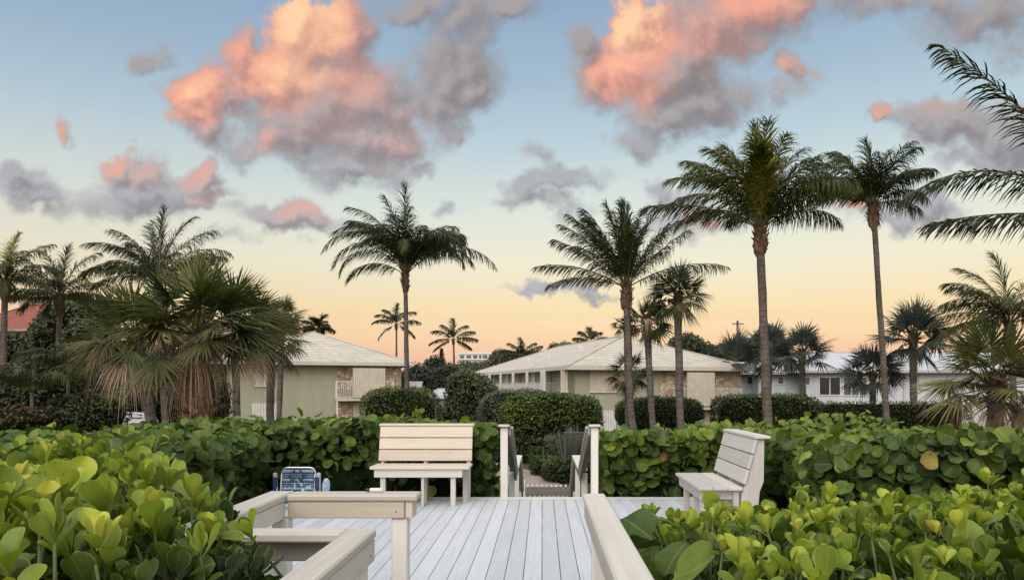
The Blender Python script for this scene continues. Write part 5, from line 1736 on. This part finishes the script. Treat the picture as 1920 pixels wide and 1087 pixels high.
def hip_roof(h, x0, x1, y0, y1, ze, zr, mat, along, fasc=0.26, fm='fascia', inset=None):
    """hipped roof over a rectangle, ridge along 'x' or 'y'"""
    if along == 'y':
        k = (x1 - x0) / 2
        a, b = np.array([x0 + k, y0 + k, zr]), np.array([x0 + k, max(y1 - k, y0 + k + .1), zr])
        F = [[(x0, y0, ze), (x1, y0, ze), a], [(x1, y0, ze), (x1, y1, ze), b, a], [(x1, y1, ze), (x0, y1, ze), b], [(x0, y1, ze), (x0, y0, ze), a, b]]
    else:
        k = (y1 - y0) / 2
        a, b = np.array([x0 + (inset or k), y0 + k, zr]), np.array([x1 - (inset or k), y0 + k, zr])
        F = [[(x0, y0, ze), (x1, y0, ze), b, a], [(x1, y0, ze), (x1, y1, ze), b], [(x1, y1, ze), (x0, y1, ze), a, b], [(x0, y1, ze), (x0, y0, ze), a]]

    def f(q):
        for P in F:
            q.poly(P)
        # raised hip and ridge caps
        for c0, c1 in ([((x0, y0, ze), a), ((x1, y0, ze), a), ((x1, y1, ze), b), ((x0, y1, ze), b), (a, b)] if along == 'y' else [((x0, y0, ze), a), ((x0, y1, ze), a), ((x1, y0, ze), b), ((x1, y1, ze), b), (a, b)]):
            q.bar(np.array(c0) + [0, 0, .02], np.array(c1) + [0, 0, .02], 0.22, 0.07, 0.02)
    rf = h.part('roof', mat, f)

    def fs(q):
        for P0, P1 in (((x0, y0), (x1, y0)), ((x1, y0), (x1, y1)), ((x0, y1), (x1, y1)), ((x0, y0), (x0, y1))):
            q.box(((P0[0] + P1[0]) / 2, (P0[1] + P1[1]) / 2, ze - fasc / 2 - .004), (abs(P1[0] - P0[0]) + .05, .05, fasc) if P0[1] == P1[1] else (.05, abs(P1[1] - P0[1]) - .055, fasc), 0.006)
    h.part('fascia', fm, fs, rf)
    h.part('soffit', 'soffit', lambda q: q.box(((x0 + x1) / 2, (y0 + y1) / 2, ze - fasc + .02), (x1 - x0 - .06, y1 - y0 - .06, .03)), rf)
    return rf


def window(h, r4, y, mat='glass', fr=0.06, fm='white_paint', bars=1):
    t0, t1, z0, z1 = r4

    def f(q):
        q.box(((t0 + t1) / 2, y, z1 - fr / 2), (t1 - t0, .08, fr))
        q.box(((t0 + t1) / 2, y, z0 + fr / 2), (t1 - t0, .10, fr))
        for k in range(bars + 2):
            x = t0 + fr / 2 + (t1 - t0 - fr) * k / (bars + 1)
            q.box((x, y + .001, (z0 + z1) / 2), (fr, .076, z1 - z0 - 2 * fr - .002))
    w = h.part('window', fm, f)
    h.slab('pane', mat, (t0 + .01, t1 - .01, z0 + .01, z1 - .01), y + .01, .02, w)
    return w


def balcony(h, px0, px1, pyr, pyf, y, proj, name='balcony', gap=0.13):
    """slab with a picket railing; px range, rail top and floor heights in the photograph"""
    t0, t1 = h.t(px0), h.t(px1)
    zf, zr = h.z(pyf, (t0 + t1) / 2), h.z(pyr, (t0 + t1) / 2)
    b = h.part(name, 'fascia', lambda q: q.box(((t0 + t1) / 2, y - proj / 2, zf - .10), (t1 - t0, proj, .20), .01))

    def rails(q):
        for (xa, ya, xb, yb) in ((t0, y - proj + .05, t1, y - proj + .05), (t0 + .03, y - proj + .05, t0 + .03, y), (t1 - .03, y - proj + .05, t1 - .03, y)):
            q.bar((xa, ya, zr), (xb, yb, zr), .06, .05)
            q.bar((xa, ya, zf + .10), (xb, yb, zf + .10), .045, .045)
            L = math.hypot(xb - xa, yb - ya)
            for k in range(1, int(L / gap)):
                f = k * gap / L
                q.box((xa + (xb - xa) * f, ya + (yb - ya) * f, (zr + zf) / 2), (.028, .028, zr - zf - .02), .003)
        for xa in (t0 + .03, t1 - .03):
            q.box((xa, y - proj + .05, (zr + zf) / 2), (.09, .09, zr - zf), .006)
    h.part('balcony_rail', 'white_paint', rails, b)
    return b, t0, t1, zf


# left apartment house
hl = House('apartment_house', 'sage green two-storey house with hipped tile roof, behind the tall lone palm', (-23.05, 52.6), R(20.5))
Lf = hl.t(752)
D = 11.0
hz = hl.z(686, Lf)
hl.part('wall', 'stucco', lambda q: q.box((Lf / 2, D / 2, hz / 2), (Lf, D, hz), .01))
e0, e1 = -1.0, hl.t(776, -.9)
hip_roof(hl, e0, e1, -.95, D + .9, hz + .23, hz + .23 + 2.75, 'roof', 'y', 0.25)
S = lambda *a: hl.slab(*a)
S('stone_veneer', 'stone', hl.rect(632, 661, 688, 790), -.03, .06)
S('stone_veneer', 'stone', hl.rect(722.5, 748, 688, 790), -.03, .06)
S('storm_shutter', 'shutter', hl.rect(661.5, 722, 690, 745, -1.28), -1.28, .09)
S('storm_shutter', 'shutter', hl.rect(661.5, 722, 754, 800), -.06, .08)
b_, t0, t1, zf = balcony(hl, 628, 734, 715, 746, 0, 1.25)
for tt_ in (t0 + .06, t1 - .06):
    hl.part('balcony_post', 'white_paint', lambda q: q.box((tt_, -1.17, (zf - .2) / 2), (.12, .12, zf - .2), .006))
w_ = hl.rect(478, 508, 690, 722)
sh = S('window_shutter', 'shutter_white', w_, -.05, .08)
hl.part('shutter_sill', 'white_paint', lambda q: q.box(((w_[0] + w_[1]) / 2, -.06, w_[2] - .06), (w_[1] - w_[0] + .12, .13, .11), .006), sh)
S('window_shutter', 'shutter_white', hl.rect(472, 524, 756, 800), -.05, .08)

# long apartment house, seen on its corner
hc = House('apartment_house', 'long sage green two-storey house with a stone-faced balcony end, centre of the view', (2.35, 51.25), R(18.5))
Lf = hc.t(1389)
D = 29.0
hz = hc.z(694, Lf * .5)
hc.part('wall', 'stucco', lambda q: q.box((Lf / 2, D / 2, hz / 2), (Lf, D, hz), .01))
e0, e1 = -.95, hc.t(1420, -.9)
hip_roof(hc, e0, e1, -.95, D + .9, hz + .24, hz + .24 + 2.75, 'roof', 'y', 0.27)
S = lambda *a: hc.slab(*a)
S('stone_veneer', 'stone', hc.rect(1236, 1288, 697, 800), -.03, .06)
S('stone_veneer', 'stone', hc.rect(1341, 1388, 697, 800), -.03, .06)
S('storm_shutter', 'shutter', hc.rect(1288.5, 1340, 698, 761, -1.24), -1.24, .09)
S('storm_shutter', 'shutter', hc.rect(1262, 1345, 772, 815), -.08, .10)
b_, t0, t1, zf = balcony(hc, 1260, 1374, 728, 762, 0, 1.2)
for tt_ in (t0 + .06, t1 - .06):
    hc.part('balcony_post', 'white_paint', lambda q: q.box((tt_, -1.1, (zf - .2) / 2), (.12, .12, zf - .2), .006))
for rc in ((1051, 1063.5, 694, 732), (1106, 1154, 693, 733), (1124, 1154, 769, 815)):
    w_ = hc.rect(*rc)
    sh = S('window_shutter', 'shutter_white' if rc[0] == 1124 else 'shutter', w_, -.06, .10)
    hc.part('shutter_sill', 'white_paint', lambda q: q.box(((w_[0] + w_[1]) / 2, -.07, w_[2] - .06), (w_[1] - w_[0] + .1, .15, .10), .006), sh)
# long side: access balcony, posts, doors and windows (local x = 0 wall, y runs back)
zb_ = 2.75
hc.part('gallery', 'fascia', lambda q: q.box((-.55, D / 2 + 2.0, zb_ - .1), (1.1, D - 4.5, .2), .01))


def gal(q):
    y0, y1 = 4.2, D - .6
    q.bar((-1.05, y0, zb_ + 1.02), (-1.05, y1, zb_ + 1.02), .06, .05)
    q.bar((-1.05, y0, zb_ + .12), (-1.05, y1, zb_ + .12), .05, .045)
    for k in range(int((y1 - y0) / .16)):
        q.box((-1.05, y0 + k * .16, zb_ + .55), (.03, .03, .92), .003)
    q.bar((-1.05, y0, zb_ + 1.02), (0, y0, zb_ + 1.02), .06, .05)
    for k in range(6):
        q.box((-.17 * k - .12, y0, zb_ + .52), (.03, .03, .95), .003)


hc.part('gallery_rail', 'white_paint', gal)
for k, yy0 in enumerate(np.arange(4.3, D, 4.1)):
    hc.part('gallery_post', 'white_paint', lambda q: q.box((-1.0, yy0, (hz) / 2), (.16, .30 if k else .9, hz - .02), .008))
for k, yy0 in enumerate(np.arange(5.6, D - 1, 4.1)):
    for z0 in (0.05, zb_ + .05):
        dr = hc.part('door', 'white_paint' if k % 2 else 'soffit', lambda q: q.box((-.03, yy0, z0 + 1.02), (.05, .95, 2.04), .006))
        wn = hc.part('window', 'white_paint', lambda q: q.box((-.03, yy0 + 1.7, z0 + 1.4), (.06, 1.45, 1.2), .006))
        hc.part('pane', 'pane_grey', lambda q: q.box((-.055, yy0 + 1.7, z0 + 1.4), (.03, 1.3, 1.05), .004), wn)
# little roof vents
for (yy0, f) in ((9.0, .62), (12.0, .40), (15.5, .30), (7.0, .55)):
    xv = e0 + (e1 - e0) / 2 * f
    zv = hz + .24 + 2.75 * f
    hc.part('roof_vent', 'white_paint', lambda q: (q.tube([(xv, yy0, zv - .1), (xv, yy0, zv + .22)], [.09, .09], 8), q.tube([(xv, yy0, zv + .2), (xv, yy0, zv + .27)], [.15, .1], 8)))

# white house at the right
hr = House('white_house', 'white flat-fronted house with pale roof and dark sliding window behind the grey fan palms', (28.0, 60.0), R(0))
hz = hr.z(699, 0)
x0, x1 = hr.t(1512), hr.t(2010)
hr.part('wall', 'white_wall', lambda q: q.box(((x0 + x1) / 2, 5, hz / 2), (x1 - x0, 10, hz), .01))
hr.part('wall', 'white_wall', lambda q: q.box(((hr.t(1422, 2) + x0) / 2 - .01, 7, (hz - .12) / 2), (x0 - hr.t(1422, 2) - .02, 10, hz - .12), .01))
hr.part('wall', 'white_wall', lambda q: q.box(((hr.t(1388, 4) + hr.t(1422, 4)) / 2, 9, (hz - .2) / 2), (hr.t(1422, 4) - hr.t(1388, 4), 10, hz - .2), .01))
hip_roof(hr, hr.t(1490, -.8), x1 + .8, -.85, 12, hz + .22, hz + .22 + 1.75, 'roof_white', 'x', .22, 'grey_paint', 4.0)
xw = hr.t(1384, 3)
hip_roof(hr, xw, hr.t(1486, 0), 1.2, 12, hz + .10, hz + .10 + 1.0, 'roof_white', 'x', .20, 'grey_paint', 3.5)
window(hr, hr.rect(1535, 1576, 706, 741), -.03, 'glass', .07, bars=1)
window(hr, hr.rect(1580, 1626, 706, 742), -.03, 'pane_grey', .08, bars=2)
window(hr, hr.rect(1506, 1519, 706, 722), -.03, 'pane_grey', .06, bars=0)
window(hr, hr.rect(1457, 1470, 705, 721, 2), 1.97, 'pane_grey', .08, bars=0)
window(hr, hr.rect(1400, 1413, 704, 721, 4), 3.97, 'pane_grey', .08, bars=0)
hr.part('ledge', 'grey_paint', lambda q: q.box(((hr.t(1720) + hr.t(1743)) / 2, -.06, hr.z(729, 0)), (hr.t(1743) - hr.t(1720), .12, .10), .006))
hr.part('downpipe', 'grey_paint', lambda q: q.tube([(hr.t(1694), -.06, .1), (hr.t(1694), -.06, hz - .1)], .05, 8))
hr.part('downpipe', 'grey_paint', lambda q: q.tube([(hr.t(1723), -.06, hr.z(727, 0)), (hr.t(1723), -.06, hz - .1)], .05, 8))

# small white hut with pale roof, between the houses
hh = House('small_hut', 'small white hut with low white roof between the two green houses', (W(800, 0, 66)[0], 66), 0, 'hut')
tw = hh.t(846)
zt = hh.z(746, 0)
hh.part('wall', 'white_wall', lambda q: q.box((tw / 2, 2, zt / 2), (tw, 4, zt), .01))
hip_roof(hh, -.5, tw + .4, -.4, 4.4, zt + .12, zt + .85, 'roof_white', 'x', .16, 'white_paint', 1.4)
hh.part('door', 'white_paint', lambda q: q.box(((hh.t(824) + hh.t(835)) / 2, -.03, 1.0), (hh.t(835) - hh.t(824), .05, 2.0), .006))
window(hh, (hh.t(838), hh.t(845), zt - 1.3, zt - .25), -.02, 'pane_grey', .05, bars=0)
hb = House('garden_wall', 'pale square wall corner beside the tall palm trunk', (W(764, 0, 70)[0], 70), 0, 'wall')
hb.part('wall_panel', 'tower', lambda q: q.box((hb.t(791) / 2, .2, hb.z(717, 0) / 2), (hb.t(791), .4, hb.z(717, 0)), .01))
hb.part('coping', 'white_paint', lambda q: q.box((hb.t(791) / 2, .2, hb.z(717, 0) + .05), (hb.t(791) + .1, .5, .10), .01))

# far high-rise
ht = House('high_rise', 'far white high-rise with rows of dark windows at the horizon', (W(859, 0, 400)[0], 400), 0, 'tower block')
tw = ht.t(932)
zt = ht.z(664, 0)
ht.part('wall', 'tower', lambda q: q.box((tw / 2, 8, zt / 2), (tw, 16, zt), .1))
ht.part('parapet', 'white_paint', lambda q: q.box((tw / 2, 7.9, zt + .5), (tw + .6, 16.6, 1.0), .1))
for k in range(6):
    z0 = zt - 2.6 - k * 3.3
    if z0 < 3:
        break
    fl_ = ht.part('floor_band', 'white_paint', lambda q: q.box((tw / 2, -.35, z0 - .25), (tw + .2, .7, .5), .05))
    for x0, x1 in ((1.0, 3.4), (4.6, 7.2), (8.3, 10.6), (11.6, 13.0), (13.6, 16.2), (17.2, 19.0), (19.8, 21.2)):
        w = ht.part('window', 'grey_paint', lambda q: q.box(((x0 + x1) / 2, -.05, z0 + 1.2), (x1 - x0, .12, 2.0), .02))
        ht.part('pane', 'pane_grey', lambda q: q.box(((x0 + x1) / 2, -.12, z0 + 1.2), (x1 - x0 - .2, .06, 1.8), .02), w)

# red-tiled villa at the far left
hv = House('villa', 'red-tiled villa with white balustrade half hidden by palms at the left edge', (W(-60, 0, 72)[0], 72), 0, 'house')
tw = hv.t(88)
zt = hv.z(622, 0)
hv.part('wall', 'stucco_dim', lambda q: q.box((tw / 2, 5, zt / 2), (tw, 10, zt), .01))
hip_roof(hv, -1, tw + .8, -.9, 10.9, zt + .2, hv.z(572, 0, 5), 'roof_red', 'x', .18, 'stucco_dim', 3.5)
u0, u1 = hv.t(36, 9), hv.t(150, 9)
zu = hv.z(560, 0, 9)
hv.part('tower_wall', 'stucco_dim', lambda q: q.box(((u0 + u1) / 2, 13, zu / 2), (u1 - u0, 8, zu), .01))
hv.part('tower_roof', 'roof_red', lambda q: (q.box(((u0 + u1) / 2, 13, zu + .12), (u1 - u0 + .5, 8.6, .24), .05), q.bar((u1 + .2, 9, zu + .1), (u1 + 1.6, 9, zu - 1.6), 1.2, .22)))
for rc in ((14, 30), (44, 60)):
    window(hv, hv.rect(rc[0], rc[1], 632, 655), -.03, 'glass', .07, bars=1)
zb_ = hv.z(686, 0)
bal = hv.part('terrace', 'stucco_dim', lambda q: q.box((tw / 2 + 1, -1.6, zb_ - .15), (tw + 2, 3.0, .3), .02))


def bal_f(q):
    zr = zb_ + .95
    q.box((tw / 2 + 1, -3.0, zr), (tw + 2, .2, .12), .02)
    for k in range(int((tw + 2) / .28)):
        q.tube([(k * .28, -3.0, zb_), (k * .28, -3.0, zb_ + .3), (k * .28, -3.0, zb_ + .6), (k * .28, -3.0, zr)], [.05, .08, .05, .06], 6)


hv.part('balustrade', 'white_paint', bal_f, bal)
hv.part('arcade', 'white_wall', lambda q: [q.box((k * 2.6 + .6, -3.0, (zb_ - .3) / 2), (.4, .3, zb_ - .32), .02) for k in range(4)])

# utility pole
up_ = empty('utility_pole', at_ground(1383, 95), 'wooden utility pole rising above dark trees right of the long house', 'pole')
b0 = np.array(at_ground(1383, 95))
zt = W(0, 601, 95)[2]
q = Geo(); q.tube([b0, (b0[0], b0[1], zt)], [.20, .15], 10); q.build('pole', M['trunk'], up_, smooth=True)
q = Geo(); q.box((b0[0], b0[1] - .2, zt - .45), (1.5, .10, .12), .01); q.build('crossarm', M['trunk'], up_)
q = Geo()
for dx in (-.6, -.25, .25, .6):
    q.tube([(b0[0] + dx, b0[1] - .2, zt - .39), (b0[0] + dx, b0[1] - .2, zt - .2)], [.05, .035], 6)
q.build('insulator', M['grey_paint'], up_)

# ------------------------------------------------------------------ white car behind the left hedge
CY = 54.0
cx0 = W(246, 0, CY)[0]
car = empty('parked_car', (cx0 - .6, CY, GZ), 'white car parked behind the left hedge, only its cabin showing', 'car', None, R(8))
M['car_paint'] = plain('white_car_paint', G(.72, .73, .75), 0.22, 0.03, 1.0, spec=0.6)
M['rubber'] = plain('tyre_rubber', G(.02, .02, .02), 0.85, 0.2, 5)
M['tail'] = plain('red_tail_lamp', G(.35, .02, .02), 0.3, 0.1)


def loft(q, secs, tint=.5):
    n = len(secs[0])
    V = np.concatenate([np.asarray(s, float) for s in secs])
    Q = []
    for i in range(len(secs) - 1):
        for j in range(n):
            Q.append((i * n + j, i * n + (j + 1) % n, (i + 1) * n + (j + 1) % n, (i + 1) * n + j))
    q.add(V, Q, None, [tint, .5, .5, 1])
    q.poly(secs[0]); q.poly(secs[-1])


def ring(x, hw_, z0, z1, top):
    return [(x, -hw_ * .93, z0), (x, -hw_, z0 + .15), (x, -hw_, (z0 + z1) / 2), (x, -hw_ * top, z1), (x, hw_ * top, z1), (x, hw_, (z0 + z1) / 2), (x, hw_, z0 + .15), (x, hw_ * .93, z0)]


q = Geo()
loft(q, [ring(-2.2, .80, .35, .72, .88), ring(-2.05, .88, .24, .86, .93), ring(-1.2, .90, .20, .98, .95), ring(-.9, .90, .20, 1.02, .96), ring(.6, .91, .20, 1.04, .96), ring(1.7, .90, .22, 1.04, .95), ring(2.1, .86, .28, 1.0, .93), ring(2.22, .80, .40, .9, .9)])
q.build('body', M['car_paint'], car, world=False, smooth=True)
q = Geo()
loft(q, [ring(-.98, .76, 1.0, 1.05, .95), ring(-.35, .80, 1.02, 1.50, .80), ring(0.2, .80, 1.03, 1.57, .80), ring(1.2, .80, 1.03, 1.55, .80), ring(1.7, .78, 1.03, 1.45, .80), ring(2.08, .76, 1.0, 1.06, .92)])
cab = q.build('cabin', M['car_paint'], car, world=False, smooth=True)
q = Geo()
for s in (-1, 1):
    q = Geo()
    for xa, xb, ta, tb_ in ((-.62, -.02, .02, 1), (.06, .84, 1, 1), (.92, 1.62, 1, .8)):
        za = 1.12
        V = [(xa, s * .808, za), (xb, s * .808, za), (xb, s * .70, 1.12 + .35 * tb_), (xa + .0 if ta == 1 else xa + .42, s * .70, 1.12 + .34)]
        q.poly(np.array(V) + [0, s * .012, 0])
    q.build('side_window', M['glass'], cab, world=False)
q = Geo(); q.poly([(-.92, -.66, 1.09), (-.92, .66, 1.09), (-.42, .58, 1.47), (-.42, -.58, 1.47)]); q.build('windscreen', M['glass'], cab, world=False)
q = Geo(); q.poly([(2.09, -.64, 1.10), (2.09, .64, 1.10), (1.77, .58, 1.43), (1.77, -.58, 1.43)]); q.build('rear_window', M['glass'], cab, world=False)
for x in (-1.35, 1.35):
    for s in (-1, 1):
        wq = Geo(); wq.tube([(x, s * .68, .33), (x, s * .89, .33)], [.33, .33], 20); wh = wq.build('wheel', M['rubber'], car, world=False)
        wq = Geo(); wq.tube([(x, s * .885, .33), (x, s * .90, .33)], [.20, .20], 14); wq.build('rim', M['alu'], wh, world=False)
for s in (-1, 1):
    wq = Geo(); wq.box((2.12, s * .74, .86), (.16, .16, .26), .03); wq.build('tail_lamp', M['tail'], car, world=False)
    wq = Geo(); wq.box((-2.1, s * .64, .72), (.12, .3, .14), .03); wq.build('headlight', M['pane_grey'], car, world=False)
    wq = Geo(); wq.box((-.62, s * .96, 1.08), (.12, .18, .12), .03); wq.build('wing_mirror', M['car_paint'], car, world=False)
